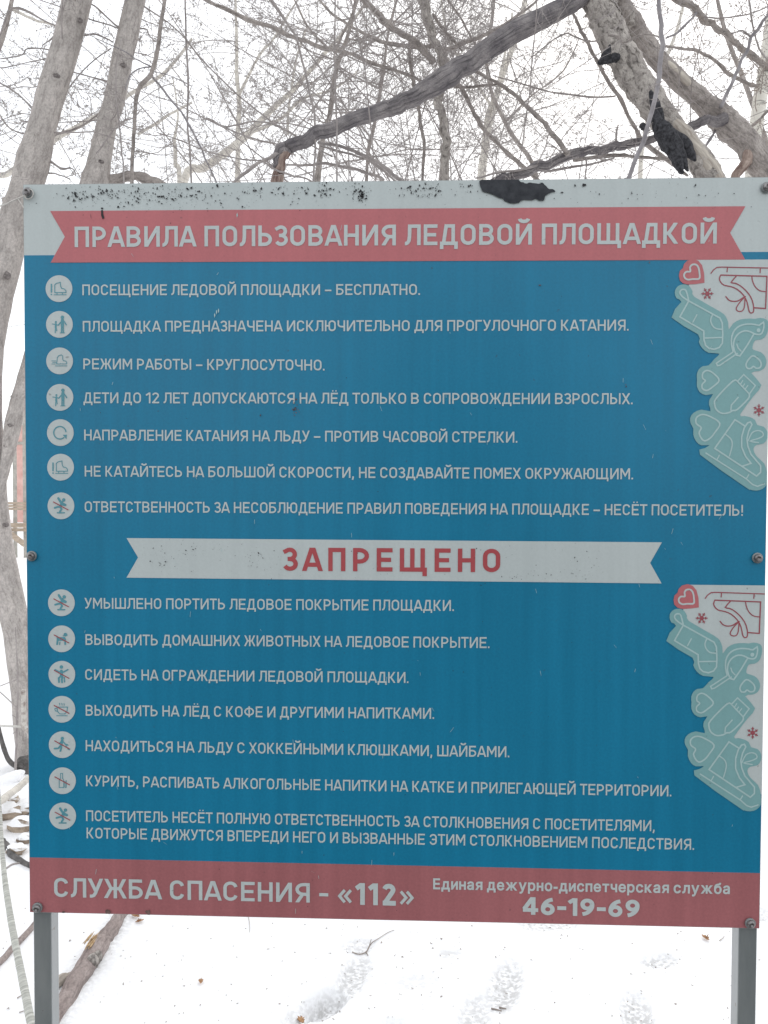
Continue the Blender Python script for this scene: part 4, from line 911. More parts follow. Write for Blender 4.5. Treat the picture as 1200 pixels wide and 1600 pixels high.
for path, Y in [([(497, 221, 6), (530, 228, 6), (560, 240, 7), (590, 255, 7), (620, 279, 7), (645, 300, 6)], 3.2), ([(500, 228, 4), (540, 240, 4), (575, 251, 4), (600, 268, 5), (625, 290, 4)], 3.4), ([(447, 257, 4), (480, 256, 5), (510, 256, 6), (545, 262, 7), (575, 269, 6), (600, 282, 5)], 3.3),
                ([(410, 252, 3.4), (430, 264, 3.4), (455, 273, 4), (480, 280, 3.4), (510, 300, 3)], 2.9), ([(408, 250, 3), (370, 247, 2.6), (330, 238, 2.6), (280, 219, 2.4), (245, 207, 1.8)], 2.9), ([(462, 213, 3.6), (440, 200, 3.2), (400, 190, 3), (355, 198, 3), (322, 184, 2.2)], 3.1), ([(460, 232, 2.6), (430, 225, 3), (400, 218, 3), (365, 205, 2.6), (325, 185, 3)], 3.1)]:
    _, P, r = tubepart('branch', path, Y, M_TWIG, T3, 6, 4, .08, .5); twigs_along(tm, P, r, 5, .25, 1, (3,), .002, buds=.7)
stuffpart(tm, M_TWIG, T3)

# 4. mottled upright tree crossing the dead limb -----------------------------------------
T4 = tree('mottled_tree', (at(697, 600, 3.6)[0], 3.6), 'thin mottled tree standing behind the middle of the board, crossed by the dead limb')
_, P4, r4 = tubepart('trunk', [(700, 1300, 26, 3.6), (702, 800, 22), (697, 400, 18), (695, 280, 16), (697, 250, 14), (698, 225, 13), (693, 200, 13), (687, 170, 13), (684, 150, 13), (690, 130, 16), (694, 108, 18), (690, 90, 16), (681, 70, 13), (672, 40, 15), (664, 10, 16), (658, -30, 16), (650, -120, 14), (640, -260, 12), (625, -450, 8)], 3.6, M_FLAKY, T4, 12, 5, .10, .25, knots=3)
tm = MB()
for path, Y in [([(676, 96, 12), (655, 76, 12), (630, 55, 12), (600, 32, 12), (572, 2, 11), (540, -30, 10)], (3.5, 3.0)), ([(640, 62, 7), (641, 95, 8), (645, 120, 7), (650, 150, 7), (656, 190, 6), (662, 230, 6), (660, 285, 5)], 3.9),
                ([(672, 132, 6), (640, 118, 6), (600, 104, 6.5), (560, 90, 7), (540, 84, 7), (500, 74, 7.5), (460, 58, 8), (420, 42, 8), (375, 25, 8), (325, 0, 7), (290, -20, 6)], (3.7, 4.4)), ([(685, 74, 7), (650, 74, 7), (625, 71, 7), (600, 67, 7), (560, 48, 5), (520, 22, 5), (500, 0, 4), (480, -30, 3)], (3.6, 4.0)),
                ([(690, 76, 7), (712, 72, 8), (740, 60, 8), (765, 50, 8), (790, 38, 6), (830, 10, 5), (850, -12, 4)], (3.7, 4.2)), ([(676, 22, 5), (690, 42, 6), (706, 60, 6), (722, 80, 3)], 3.8), ([(708, 130, 6), (722, 140, 8), (735, 163, 8), (752, 195, 8), (770, 216, 8), (795, 240, 8), (820, 262, 8), (850, 290, 7)], (3.8, 4.3)),
                ([(705, 133, 5), (735, 136, 5), (760, 134, 5), (780, 130, 3)], 3.9), ([(700, 0, 4), (720, 28, 4), (738, 60, 3.4), (760, 100, 3), (770, 132, 2.4)], 4.1)]:
    _, P, r = tubepart('branch', path, Y, M_BARK2, T4, 7, 4, .07, .35); twigs_along(tm, P, r, 13, .6, 2, (4, 5), .0026, buds=.5, wig=.10, bias=(0, 0, -.1))
twigs_along(tm, P4, r4, 46, .85, 2, (4, 5), .003, lo=.25, hi=1, buds=.5, wig=.10)
stuffpart(tm, M_TWIG, T4)

# 5. rotten leaning trunk -----------------------------------------------------------------
T5 = tree('rotten_tree', (at(1155, 900, 3.1)[0], 3.1), 'thick leaning trunk with flaky bark and a black rotten hollow at the upper right')
_, P5, r5 = tubepart('trunk', [(1150, 1290, 40, 3.1), (1155, 900, 38, 3.1), (1160, 560, 38, 3.15), (1160, 400, 37, 3.15), (1138, 325, 37, 3.2), (1111, 279, 38, 3.2), (1092, 250, 38, 3.22), (1068, 222, 38, 3.25), (1043, 195, 40, 3.27), (1012, 150, 46, 3.3), (985, 108, 46, 3.33), (962, 62, 46, 3.37), (944, 20, 48, 3.4), (925, -20, 48, 3.45), (880, -110, 44, 3.55), (840, -220, 38, 3.7), (800, -380, 26, 3.9)], 3.2, M_FLAKY, T5, 22, 6, .09, .06, knots=5)
_, _, _ = tubepart('bare_wood_strip', [(1128, 290, 25, 3.17), (1106, 262, 29, 3.185), (1088, 238, 27, 3.195), (1066, 208, 24, 3.215), (1050, 186, 16, 3.235), (1040, 176, 5, 3.26)], 3.2, M_PALEWOOD, T5, 12, 5, .10, .1)
rot = MB()
for path, Y in [([(1022, 168, 6), (1027, 190, 18), (1037, 207, 30), (1050, 226, 29), (1062, 243, 21), (1070, 258, 10), (1075, 268, 3)], 3.10), ([(1016, 142, 4), (1022, 158, 14), (1030, 178, 12), (1036, 196, 8)], 3.12), ([(1033, 205, 12), (1044, 222, 22), (1053, 240, 20), (1060, 256, 15), (1064, 267, 9), (1068, 271, 3)], 3.09), ([(1000, 199, 5), (1004, 196, 9), (1008, 201, 10), (1013, 206, 5)], 3.12), ([(1050, 205, 10), (1068, 226, 22), (1080, 242, 14), (1087, 252, 3)], 3.12)]:
    P, r = trace(path, Y, 5); rot.tube(P, r, 14, True, .13, NR)
rot.build('rotten_hollow', M_ROT, T5)
fu = MB()
for path, Y in [([(937, 96, 6), (943, 92, 13), (948, 85, 15), (951, 77, 8), (953, 70, 3)], 3.24), ([(934, 98, 5), (942, 97, 9), (955, 95, 8)], 3.24), ([(950, 92, 12), (962, 90, 14), (968, 86, 6)], 3.26)]:
    P, r = trace(path, Y, 5); fu.tube(P, r, 10, True, .22, NR)
fu.build('bracket_fungus', M_ROT, T5)
fl = MB()
for _ in range(150):       # loose bark flakes standing off the trunk
    i = int(NR.integers(60, len(P5)-8)); a = NR.uniform(0, 6.28); ax = unit(P5[i+1]-P5[i]); u = unit(np.cross(ax, [0, 1, 0])); w = np.cross(ax, u)
    n_ = u*math.cos(a)+w*math.sin(a); c = P5[i]+n_*r5[i]*1.0; tg = np.cross(n_, ax); s1, s2 = NR.uniform(.006, .018), NR.uniform(.01, .03); li = NR.uniform(.002, .009)
    fl.add([c-tg*s1-ax*s2, c+tg*s1*.8-ax*s2*.7+n_*li, c+tg*s1*.6+ax*s2+n_*li*1.2, c-tg*s1*.9+ax*s2*.8, c-n_*.004], [(0, 1, 2, 3), (0, 4, 1), (1, 4, 2), (2, 4, 3), (3, 4, 0)])
stuffpart(fl, M_FLAKY, T5, 'bark_flakes')
tm = MB()
for path, Y, m in [([(893, 14, 5), (902, 35, 6), (915, 62, 6.5), (930, 90, 6.5), (945, 115, 6.5), (962, 142, 7), (975, 168, 7), (990, 195, 7), (1005, 218, 8), (1025, 238, 9), (1045, 252, 7), (1075, 275, 5)], (3.9, 4.0), M_BARK2), ([(962, 150, 3), (930, 152, 3.4), (890, 148, 3.2), (850, 141, 3), (800, 127, 2.6), (770, 118, 2)], 4.0, M_TWIG), ([(948, 62, 3), (920, 65, 3), (900, 58, 2.8), (884, 52, 2.8), (860, 66, 2.4), (830, 90, 1.8)], 3.8, M_TWIG),
                   ([(950, 55, 4), (965, 57, 4.5), (975, 66, 4.5), (995, 57, 4), (1010, 53, 3), (1030, 58, 2.5)], 3.15, M_BARK2)]:
    _, P, r = tubepart('branch', path, Y, m, T5, 7, 4, .07, .3); twigs_along(tm, P, r, 5, .35, 1, (4,), .0024, buds=.8, bs=.008)
stuffpart(tm, M_TWIG, T5)

# 6. leaning trunk beside it ---------------------------------------------------------------
T6 = tree('leaning_tree', (at(1330, 900, 3.6)[0], 3.6), 'leaning grey-brown trunk right of the rotten one, with a jagged broken side stub')
_, P6, r6 = tubepart('trunk', [(1330, 1220, 46, 3.6), (1320, 800, 44), (1290, 480, 42), (1245, 330, 40), (1205, 275, 40), (1185, 250, 40), (1160, 218, 40), (1135, 192, 42), (1112, 172, 36), (1090, 152, 31), (1060, 126, 29), (1025, 86, 29), (1003, 58, 28), (985, 28, 30), (968, 4, 30), (940, -30, 28), (890, -100, 24), (850, -190, 18)], 3.6, M_BARK2, T6, 18, 6, .05, .06, knots=5)
tubepart('bare_wood_strip', [(1036, 90, 5), (1050, 106, 13), (1066, 122, 15), (1080, 136, 12), (1090, 146, 4)], 3.565, M_PALEWOOD, T6, 10, 5, .08, .1)
tubepart('broken_stub', [(986, 40, 14), (988, 24, 10), (989, 16, 2)], 3.55, M_FLAKY, T6, 8, 4, .25)
_, P, r = tubepart('broken_bough', [(1130, 186, 20), (1112, 187, 15), (1095, 193, 14), (1076, 203, 13), (1062, 206, 12), (1040, 214, 10), (1010, 222, 12), (985, 224, 13), (962, 229, 14), (930, 236, 13), (900, 242, 15), (870, 252, 14), (840, 262, 16), (810, 272, 14), (780, 282, 12), (740, 300, 9)], (3.55, 3.3), M_DEAD, T6, 14, 5, .06, .25)
tm = MB()
for path, Y, m in [([(888, 240, 9), (878, 226, 8), (860, 203, 8.5), (845, 185, 8.5), (820, 162, 8), (800, 146, 8), (775, 128, 6.5), (750, 113, 6), (725, 104, 4)], (3.3, 3.9), M_BARK2), ([(1048, 248, 7), (1020, 247, 6), (990, 245, 7), (960, 243, 7), (925, 246, 7), (895, 250, 6)], 3.5, M_BARK2), ([(850, 268, 5), (890, 262, 5), (915, 258, 4), (960, 247, 3)], 3.5, M_TWIG), ([(745, 278, 4), (780, 270, 4), (810, 266, 4), (840, 258, 3)], 3.3, M_TWIG),
                   ([(1126, 168, 7), (1136, 145, 6), (1148, 120, 6), (1158, 98, 6), (1168, 80, 6), (1173, 60, 6), (1182, 48, 6), (1195, 30, 5), (1212, 5, 4)], 3.5, M_PURPLE), ([(1118, 203, 5), (1108, 220, 5), (1100, 232, 3.4)], 3.6, M_PURPLE), ([(1173, 58, 4), (1160, 48, 3.4), (1142, 52, 2.8)], 3.5, M_TWIG), ([(964, 232, 4), (963, 215, 4), (966, 195, 2)], 3.4, M_TWIG), ([(916, 245, 3), (915, 262, 3), (914, 280, 3)], 3.3, M_TWIG)]:
    _, P_b, r_b = tubepart('branch', path, Y, m, T6, 7, 4, .07, .3); twigs_along(tm, P_b, r_b, 6, .35, 1, (4,), .0024, buds=.8, bs=.008)
twigs_along(tm, P, r, 22, .8, 1, (3,), .003, buds=.3, bias=(0, 0, .4), wig=.1)
twigs_along(tm, P6, r6, 12, .6, 2, (4, 4), .004, lo=.35, buds=.8)
stuffpart(tm, M_TWIG, T6)
tubepart('torn_red_stub', [(1172, 232, 12), (1168, 246, 17), (1160, 262, 16), (1150, 278, 15), (1140, 300, 12)], 3.55, M_REDWOOD, T6, 9, 4, .2, .2)

# 7. birch at the right edge --------------------------------------------------------------
T7 = tree('birch', (at(1150, 900, 4.4)[0], 4.4), 'pale birch with white peeling bark at the upper right edge', 'birch tree')
_, P7, r7 = tubepart('trunk', [(1135, 1130, 26, 4.4), (1150, 700, 24), (1162, 400, 20), (1172, 278, 17), (1176, 240, 17), (1181, 200, 20), (1186, 165, 21), (1192, 130, 21), (1198, 90, 20), (1204, 40, 19), (1210, 0, 18), (1222, -140, 16), (1230, -330, 10)], 4.4, M_BIRCH, T7, 14, 5, .03, .04)
tm = MB()
for path, Y, m in [([(1205, 108, 12), (1185, 92, 11), (1165, 80, 11), (1148, 66, 11), (1135, 52, 10), (1118, 40, 11), (1102, 30, 12), (1085, 18, 12), (1068, 5, 12), (1040, -14, 11), (990, -50, 9)], (4.35, 4.0), M_BARK2), ([(1184, 134, 7), (1165, 129, 7), (1145, 119, 7), (1130, 106, 7), (1112, 92, 6), (1092, 81, 6), (1070, 76, 5), (1040, 72, 4)], (4.35, 4.1), M_BARK2), ([(1170, 204, 5), (1185, 188, 5), (1200, 175, 5), (1220, 160, 4)], 4.2, M_BARK2),
                   ([(1090, 18, 4), (1080, 30, 4), (1070, 40, 4.5), (1058, 52, 4), (1040, 60, 3)], 4.1, M_PURPLE), ([(1100, 26, 3), (1130, 28, 2.8), (1170, 22, 2.6), (1200, 10, 2.4)], 4.0, M_TWIG), ([(1170, -2, 3.4), (1174, 30, 3.4), (1182, 60, 3.4), (1192, 85, 3), (1210, 100, 3)], 3.9, M_TWIG)]:
    _, P, r = tubepart('branch', path, Y, m, T7, 7, 4, .07, .3); twigs_along(tm, P, r, 8, .4, 1, (4,), .0024, buds=.9, bs=.009)
twigs_along(tm, P7, r7, 16, .9, 2, (4, 4), .005, lo=.3, buds=.9, bs=.009)
stuffpart(tm, M_TWIG2, T7)

# 8. whip shoots that rise in front of the trunks ----------------------------------------
for path, Y, lab in [([(930, 1420, 8), (950, 700, 8), (972, 320, 7), (983, 278, 7), (997, 240, 7), (1010, 205, 7), (1022, 165, 7), (1030, 125, 7.5), (1034, 85, 7.5), (1034, 55, 7.5), (1031, 20, 7), (1027, -30, 6), (1020, -120, 5)], 2.2, 'smooth grey whip-like shoot curving up in front of the rotten trunk'),
                     ([(530, 1400, 4), (529, 700, 3.4), (527, 280, 3), (526, 200, 3), (524, 120, 3), (523, 60, 2.8), (524, 0, 2.5), (522, -80, 2)], 2.4, 'hair-thin straight shoot crossing the dead limb left of centre'),
                     ([(1390/3, 1400, 5), (487, 500, 4), (491, 280, 3.4), (493, 235, 3.4), (491, 180, 3.4), (482, 140, 3.4), (475, 105, 3.6), (464, 60, 3.8), (448, 35, 4), (424, 0, 4), (400, -40, 3)], 3.0, 'dark bowed shoot leaning left above the long limb'),
                     ([(192, 1390, 4), (193, 600, 3), (193, 285, 2.6), (190, 240, 2.6), (187, 200, 2.6), (182, 150, 2.4), (182, 110, 2), (190, 60, 1.6)], 2.9, 'hair-thin shoot in front of the second leaning stem'),
                     ([(300, 1390, 4), (301, 600, 3.4), (299, 285, 3), (293, 200, 3), (294, 130, 3.2), (291, 60, 3), (289, 0, 2.6), (288, -80, 2)], 3.6, 'thin upright shoot between the sapling and the dead limb')]:
    e = tree('shoot', (at(path[1][0], path[1][1], Y)[0], Y), lab, 'shoot', 'thin shoots rising behind the board')
    _, P, r = tubepart('stem', path, Y, M_PURPLE if 'whip' in lab else M_TWIG, e, 7, 4, .04, .3)
    tm = MB(); twigs_along(tm, P, r, 14 if 'thin' in lab else 7, .22, 1, (3,), .0015, lo=.45, buds=.9, bs=.006); stuffpart(tm, M_TWIG, e)

# 9. trees farther back --------------------------------------------------------------------
def far_tree(name, path, Y, label, m, crown, limbs, seed, group='leafless trees farther back', cat='tree', mt=None):
    global NR
    NR = np.random.default_rng(seed)
    e = tree(name, (at(path[0][0], path[0][1], Y)[0], Y), label, cat, group)
    _, P, r = tubepart('trunk', path, Y, m, e, 10, 4, .05, .1)
    tm = MB()
    for l in limbs:
        _, Pb, rb = tubepart('branch', l, Y-.1 if len(l) else Y, m, e, 7, 4, .06, .3)
        twigs_along(tm, Pb, rb, 6, .9, 2, (3, 4), .0045, **crown[1])
    twigs_along(tm, P, r, int(crown[0]*.8), 1.4, 3, (3, 3, 4), .0065, lo=.3, **crown[1])
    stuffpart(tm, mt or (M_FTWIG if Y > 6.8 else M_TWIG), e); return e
def basepx(px, Y):      # photo row where the ground shows at depth Y
    q = np.array([at(px, 800, Y)[0], Y, 0.0]); d = q-CAM; return 800-F*np.dot(d, CU)/np.dot(d, CF)
kwA = dict(buds=.9, wig=.13, bs=.013, minr=.0016, spread=.65)
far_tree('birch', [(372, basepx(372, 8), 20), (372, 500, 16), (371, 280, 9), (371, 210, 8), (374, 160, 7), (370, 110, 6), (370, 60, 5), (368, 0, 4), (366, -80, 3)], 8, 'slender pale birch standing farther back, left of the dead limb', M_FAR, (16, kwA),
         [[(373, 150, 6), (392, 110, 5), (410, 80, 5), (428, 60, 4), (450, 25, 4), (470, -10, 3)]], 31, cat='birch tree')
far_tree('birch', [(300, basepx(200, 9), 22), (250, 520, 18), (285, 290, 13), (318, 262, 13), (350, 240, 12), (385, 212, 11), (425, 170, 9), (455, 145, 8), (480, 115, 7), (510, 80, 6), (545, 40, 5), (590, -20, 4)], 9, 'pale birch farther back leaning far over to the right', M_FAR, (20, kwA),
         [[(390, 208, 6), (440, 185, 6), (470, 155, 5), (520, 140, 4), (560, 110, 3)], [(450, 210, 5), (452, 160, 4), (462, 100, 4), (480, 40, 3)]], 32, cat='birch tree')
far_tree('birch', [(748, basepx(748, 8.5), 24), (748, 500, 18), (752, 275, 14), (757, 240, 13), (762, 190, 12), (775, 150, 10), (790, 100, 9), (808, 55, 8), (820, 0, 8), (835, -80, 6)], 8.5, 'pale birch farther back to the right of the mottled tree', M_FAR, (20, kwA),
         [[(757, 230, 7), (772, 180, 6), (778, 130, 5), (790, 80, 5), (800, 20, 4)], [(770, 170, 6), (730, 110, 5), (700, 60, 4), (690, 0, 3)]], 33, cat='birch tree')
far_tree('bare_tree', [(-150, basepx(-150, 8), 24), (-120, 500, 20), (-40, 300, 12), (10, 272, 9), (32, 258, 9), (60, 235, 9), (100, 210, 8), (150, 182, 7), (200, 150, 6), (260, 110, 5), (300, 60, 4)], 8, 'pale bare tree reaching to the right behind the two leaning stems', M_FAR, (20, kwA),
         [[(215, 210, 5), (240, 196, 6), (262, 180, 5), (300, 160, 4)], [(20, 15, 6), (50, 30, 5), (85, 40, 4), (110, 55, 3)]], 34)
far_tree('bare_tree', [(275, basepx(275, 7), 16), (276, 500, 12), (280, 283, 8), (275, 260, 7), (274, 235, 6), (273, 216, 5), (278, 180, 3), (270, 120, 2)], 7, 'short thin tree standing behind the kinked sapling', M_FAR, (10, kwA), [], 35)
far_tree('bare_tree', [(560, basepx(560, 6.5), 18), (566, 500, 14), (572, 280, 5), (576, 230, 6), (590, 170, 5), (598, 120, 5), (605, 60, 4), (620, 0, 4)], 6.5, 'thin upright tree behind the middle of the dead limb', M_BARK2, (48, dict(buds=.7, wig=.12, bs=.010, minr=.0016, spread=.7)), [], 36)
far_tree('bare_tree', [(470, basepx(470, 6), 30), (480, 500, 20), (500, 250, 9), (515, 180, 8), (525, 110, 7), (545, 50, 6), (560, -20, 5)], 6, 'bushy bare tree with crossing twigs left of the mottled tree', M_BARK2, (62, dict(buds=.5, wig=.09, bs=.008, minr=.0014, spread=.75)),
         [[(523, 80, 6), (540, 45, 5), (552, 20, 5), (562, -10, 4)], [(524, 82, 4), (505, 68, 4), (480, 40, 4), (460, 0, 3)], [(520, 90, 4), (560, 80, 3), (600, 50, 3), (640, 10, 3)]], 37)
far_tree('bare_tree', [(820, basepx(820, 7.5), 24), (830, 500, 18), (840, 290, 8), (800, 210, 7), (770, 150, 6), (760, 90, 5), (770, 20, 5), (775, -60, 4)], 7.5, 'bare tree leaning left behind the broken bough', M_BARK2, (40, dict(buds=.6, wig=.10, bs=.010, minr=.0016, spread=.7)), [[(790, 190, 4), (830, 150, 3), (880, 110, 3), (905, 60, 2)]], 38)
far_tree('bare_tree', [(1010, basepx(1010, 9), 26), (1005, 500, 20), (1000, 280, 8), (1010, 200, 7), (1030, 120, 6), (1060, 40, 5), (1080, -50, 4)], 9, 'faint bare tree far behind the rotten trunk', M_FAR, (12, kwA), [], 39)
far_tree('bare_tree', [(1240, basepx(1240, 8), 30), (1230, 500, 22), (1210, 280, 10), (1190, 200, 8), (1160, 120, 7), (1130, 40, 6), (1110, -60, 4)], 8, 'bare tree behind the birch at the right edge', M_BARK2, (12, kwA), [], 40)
far_tree('bare_tree', [(-120, basepx(-120, 7), 34), (-110, 500, 26), (-70, 280, 12), (-40, 200, 10), (-20, 120, 8), (10, 40, 7), (30, -60, 5)], 7, 'bare twiggy tree beyond the left edge of the view', M_BARK2, (20, kwA), [], 41)

NR = np.random.default_rng(404)
def thicket(px0, Y, n, label, lean, m=None, h=(4.6, 7.2)):
    g = at(px0, 800, Y); e = tree('bush', (g[0], Y), label, 'bush', 'thickets of whippy shoots')
    tm = MB()
    for k in range(n):
        p = np.array([g[0]+NR.normal(0, .28), Y+NR.normal(0, .3), 0.0]); d = unit(np.array([NR.normal(lean, .11), NR.normal(0, .08), 1.0])); L = NR.uniform(*h); r = NR.uniform(.006, .011)
        P = [p]; c = NR.normal(0, .11, 3); c[2] = -.02
        for i in range(14): d = unit(d+c*(i/7)+NR.normal(0, .03, 3)); P.append(P[-1]+d*L/14)
        P = np.array(P); R = np.linspace(r, .0014, 15); sb = MB(); sb.tube(P, R, 5)
        if k < 14: sb.build('stem', m or M_TWIG, e)
        else: tm.add(sb.v[0], sb.f)
        for _ in range(12):
            i = int(NR.integers(5, 14)); a = unit(P[i+1]-P[i]); v = unit(a+NR.normal(0, .45, 3)); grow(tm, P[i], v, NR.uniform(.3, .9), max(.0013, R[i]*.45), 1, (3,), buds=.6, wig=.05, bs=.007, spread=.5, minr=.0011)
    stuffpart(tm, m or M_TWIG, e)
thicket(545, 4.6, 20, 'thicket of whippy shoots rising behind the middle of the board, left of the mottled tree', .02)
thicket(660, 5.2, 17, 'thicket of whippy shoots around and behind the mottled tree', .0)
thicket(770, 4.8, 13, 'thicket of whippy shoots between the mottled tree and the broken bough', .04)
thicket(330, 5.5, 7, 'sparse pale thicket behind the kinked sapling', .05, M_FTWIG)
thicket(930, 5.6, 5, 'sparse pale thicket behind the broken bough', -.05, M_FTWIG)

# ------------------------------------------------------------------ on and around the snow
NR = np.random.default_rng(77); rg = random.Random(9)
def onsnow(px, py, up=0.0):
    g = gnd(px, py); return np.array([g[0], g[1], hsnow(g[0], g[1])+up])
def ground_tube(name, path, m, label, cat, lift=.3, sides=14, rough=.07, parent=None, k=5, group=None, raise_=0):
    pts = []
    for px, py, w in path:
        g = onsnow(px, py); r = w*zdep(g)/F/2; g[2] += r*lift+raise_; pts.append((*g, r))
    a = resample(pts, k); mb = MB(); mb.tube(wob(a[:, :3], a[:, 3].mean()*.15), a[:, 3], sides, True, rough, NR)
    o = mb.build(name, m, parent)
    if label: tag(o, label, cat, group)
    return o, a
# fallen log beside the left post
LE = empty('fallen_log', tuple(onsnow(120, 1530)), 'brown broken log half sunk in the snow just right of the left post', 'log')
_, LA = ground_tube('log_body', [(56, 1645, 30), (82, 1600, 30), (108, 1562, 30), (130, 1528, 31), (150, 1498, 32), (166, 1474, 28), (182, 1450, 20), (197, 1427, 14), (215, 1400, 12)], M_LOG, None, None, .15, rough=.035, parent=LE)
ground_tube('side_stub', [(82, 1556, 12), (95, 1544, 16), (108, 1536, 10), (112, 1532, 3)], M_PALEWOOD, None, None, .8, parent=LE)
sp_ = MB()
for i in range(16):      # pale splinters where the log has split
    g = onsnow(143+rg.uniform(-8, 8), 1500+rg.uniform(-10, 8)); g[2] += .046; d = unit(LB_ if False else (LOGB-LOGA)) if True else 0
    d = np.array([d[0], d[1], .0])+NR.normal(0, .10, 3); sp_.tube([g-d*.022, g+d*.0, g+d*.028], [.0016, .0030, .0007], 4)
sp_.build('splinters', M_SPLIT, LE)
kn = MB(); g = onsnow(141, 1518); kn.tube([g+[0, 0, .0], g+[.012, -.012, .03], g+[.02, -.02, .048]], [.026, .022, .008], 10, True, .25, NR)
g = onsnow(150, 1510); kn.tube([g+[0, 0, .0], g+[.012, -.012, .03], g+[.02, -.02, .04]], [.018, .014, .005], 10, True, .25, NR); kn.build('knot', M_FLAKY, LE)
# thin branch on the snow, left of the post
ground_tube('fallen_branch', [(-60, 1565, 10), (0, 1503, 10), (22, 1479, 9.5), (50, 1446, 9), (80, 1412, 8)], M_LOG, 'straight brown stick lying on the snow left of the left post', 'branch', .6, 10)
# pale sapling / rod crossing in front of it
M_RIB = mat('pale_ringed_bark', (0.30, 0.30, 0.27), (0.62, 0.62, 0.57), scale=30, rough=0.8, bump=0.5, coord='tb', stretch=(.2, .2, 5), dist=0.003, lo=.38, hi=.6)
e = empty('pale_sapling', tuple(onsnow(68, 1705)), 'pale ringed sapling stem curving down beside the left post', 'sapling')
P, r = trace([(-14, 1120, 4, 1.40), (-7, 1180, 5, 1.34), (-2, 1240, 5.5, 1.28), (1, 1290, 6, 1.2), (5, 1350, 7.5, 1.12), (11, 1400, 9, 1.05), (21, 1460, 10.5, .98), (31, 1510, 11.5, .92), (41, 1560, 12.5, .86), (50, 1605, 13, .8), (60, 1650, 13, .75), (70, 1715, 14, .66)], 1.5, 6)
mb = MB(); mb.tube(P, r, 12, True, .05, NR); mb.build('stem', M_RIB, e)
mb = MB(); mb.tube([at(-7, 1180, 1.34), at(-14, 1120, 1.40), at(-22, 1050, 1.45)], [.005, .004, .002], 6); mb.build('twig', M_TWIG2, e)
# dark stump with snow, curved dark branch
e = empty('stump', tuple(onsnow(40, 1222)), 'dark damp stump heaped with snow at the foot of the leaning tree', 'stump')
mb = MB(); b0 = at(42, 1236, 2.95); pts = [b0+[0, 0, -.12], b0+[0, 0, .0], b0+[-.005, 0, .08], b0+[-.01, 0, .15], b0+[-.01, 0, .19]]; mb.tube(resample([tuple(p) for p in pts], 3), np.interp(np.linspace(0, 4, 13), range(5), [.075, .07, .07, .055, .03]), 14, True, .22, NR); mb.build('stump_wood', M_BLACKSTUMP, e)
mb = MB(); P, r = trace([(-30, 1040, 6), (-12, 1100, 7), (0, 1148, 7), (7, 1172, 7), (14, 1188, 7.5), (24, 1196, 8), (36, 1196, 8)], 2.9, 5); mb.tube(P, r, 8, True, .08, NR); mb.build('curved_branch', M_BLACKSTUMP, e)
mb = MB(); c = at(17, 1222, 2.8); mb.tube(resample([tuple(c+np.array(o_)) for o_ in ((-.10, 0, -.12), (-.05, 0, -.03), (0, 0, .015), (.05, 0, .045), (.075, 0, .06))], 4), np.interp(np.linspace(0, 4, 17), range(5), [.05, .055, .04, .022, .004]), 12, True, .12, NR); mb.build('snow_cap', M_CAP, e)
# thin dark stem beside the stump
e = empty('shoot', tuple(onsnow(24, 1200)), 'thin dark shoot standing at the stump, left of the leaning tree', 'shoot')
P, r = trace([(24, 1215, 5), (25, 1180, 4), (26, 1150, 3.4), (27, 1110, 3.2), (28, 1080, 2.8), (27, 1040, 2), (24, 980, 1.6)], 2.88, 4); mb = MB(); mb.tube(P, r, 6, True, .06, NR); mb.build('stem', M_TWIG, e)
mb = MB()
for pth in ([(27, 1107, 2.2), (12, 1092, 2), (-6, 1076, 1.6)], [(28, 1124, 1.8), (22, 1119, 1.4), (18, 1117, 1)], [(27, 1142, 1.6), (20, 1146, 1.4)], [(26, 1062, 1.8), (10, 1068, 1.5), (-5, 1074, 1.2)]):
    P, r = trace(pth, 2.86, 3); mb.tube(P, r, 4, True)
mb.build('twigs', M_TWIG, e)['kind'] = 'stuff'
# old pipe rail
e = empty('pipe_rail', tuple(gnd(44, 1240)*np.array([1, 1, 0])), 'short length of pale rusty pipe rail with an upright, beside the left board edge', 'railing')
yy = 2.45; mb = MB(); a, b = at(-140, 1128, yy), at(46, 1136, yy); mb.tube([a, (a+b)/2, b], [.0055]*3, 10); mb.build('rail', M_TWINE, e)
up, dn = at(36.2, 1078, yy), at(37.5, 1136, yy); mb = MB(); q = dn.copy(); q[2] = -.05; mb.tube([up, dn, [dn[0]+.03, dn[1], .35], [dn[0]+.05, dn[1], -.05]], [.0115, .0115, .0115, .0115], 12); mb.build('upright', mat('pale_rusty_pipe', (0.22, 0.17, 0.15), (0.56, 0.53, 0.49), scale=40, rough=.7, lo=.3, hi=.55), e)
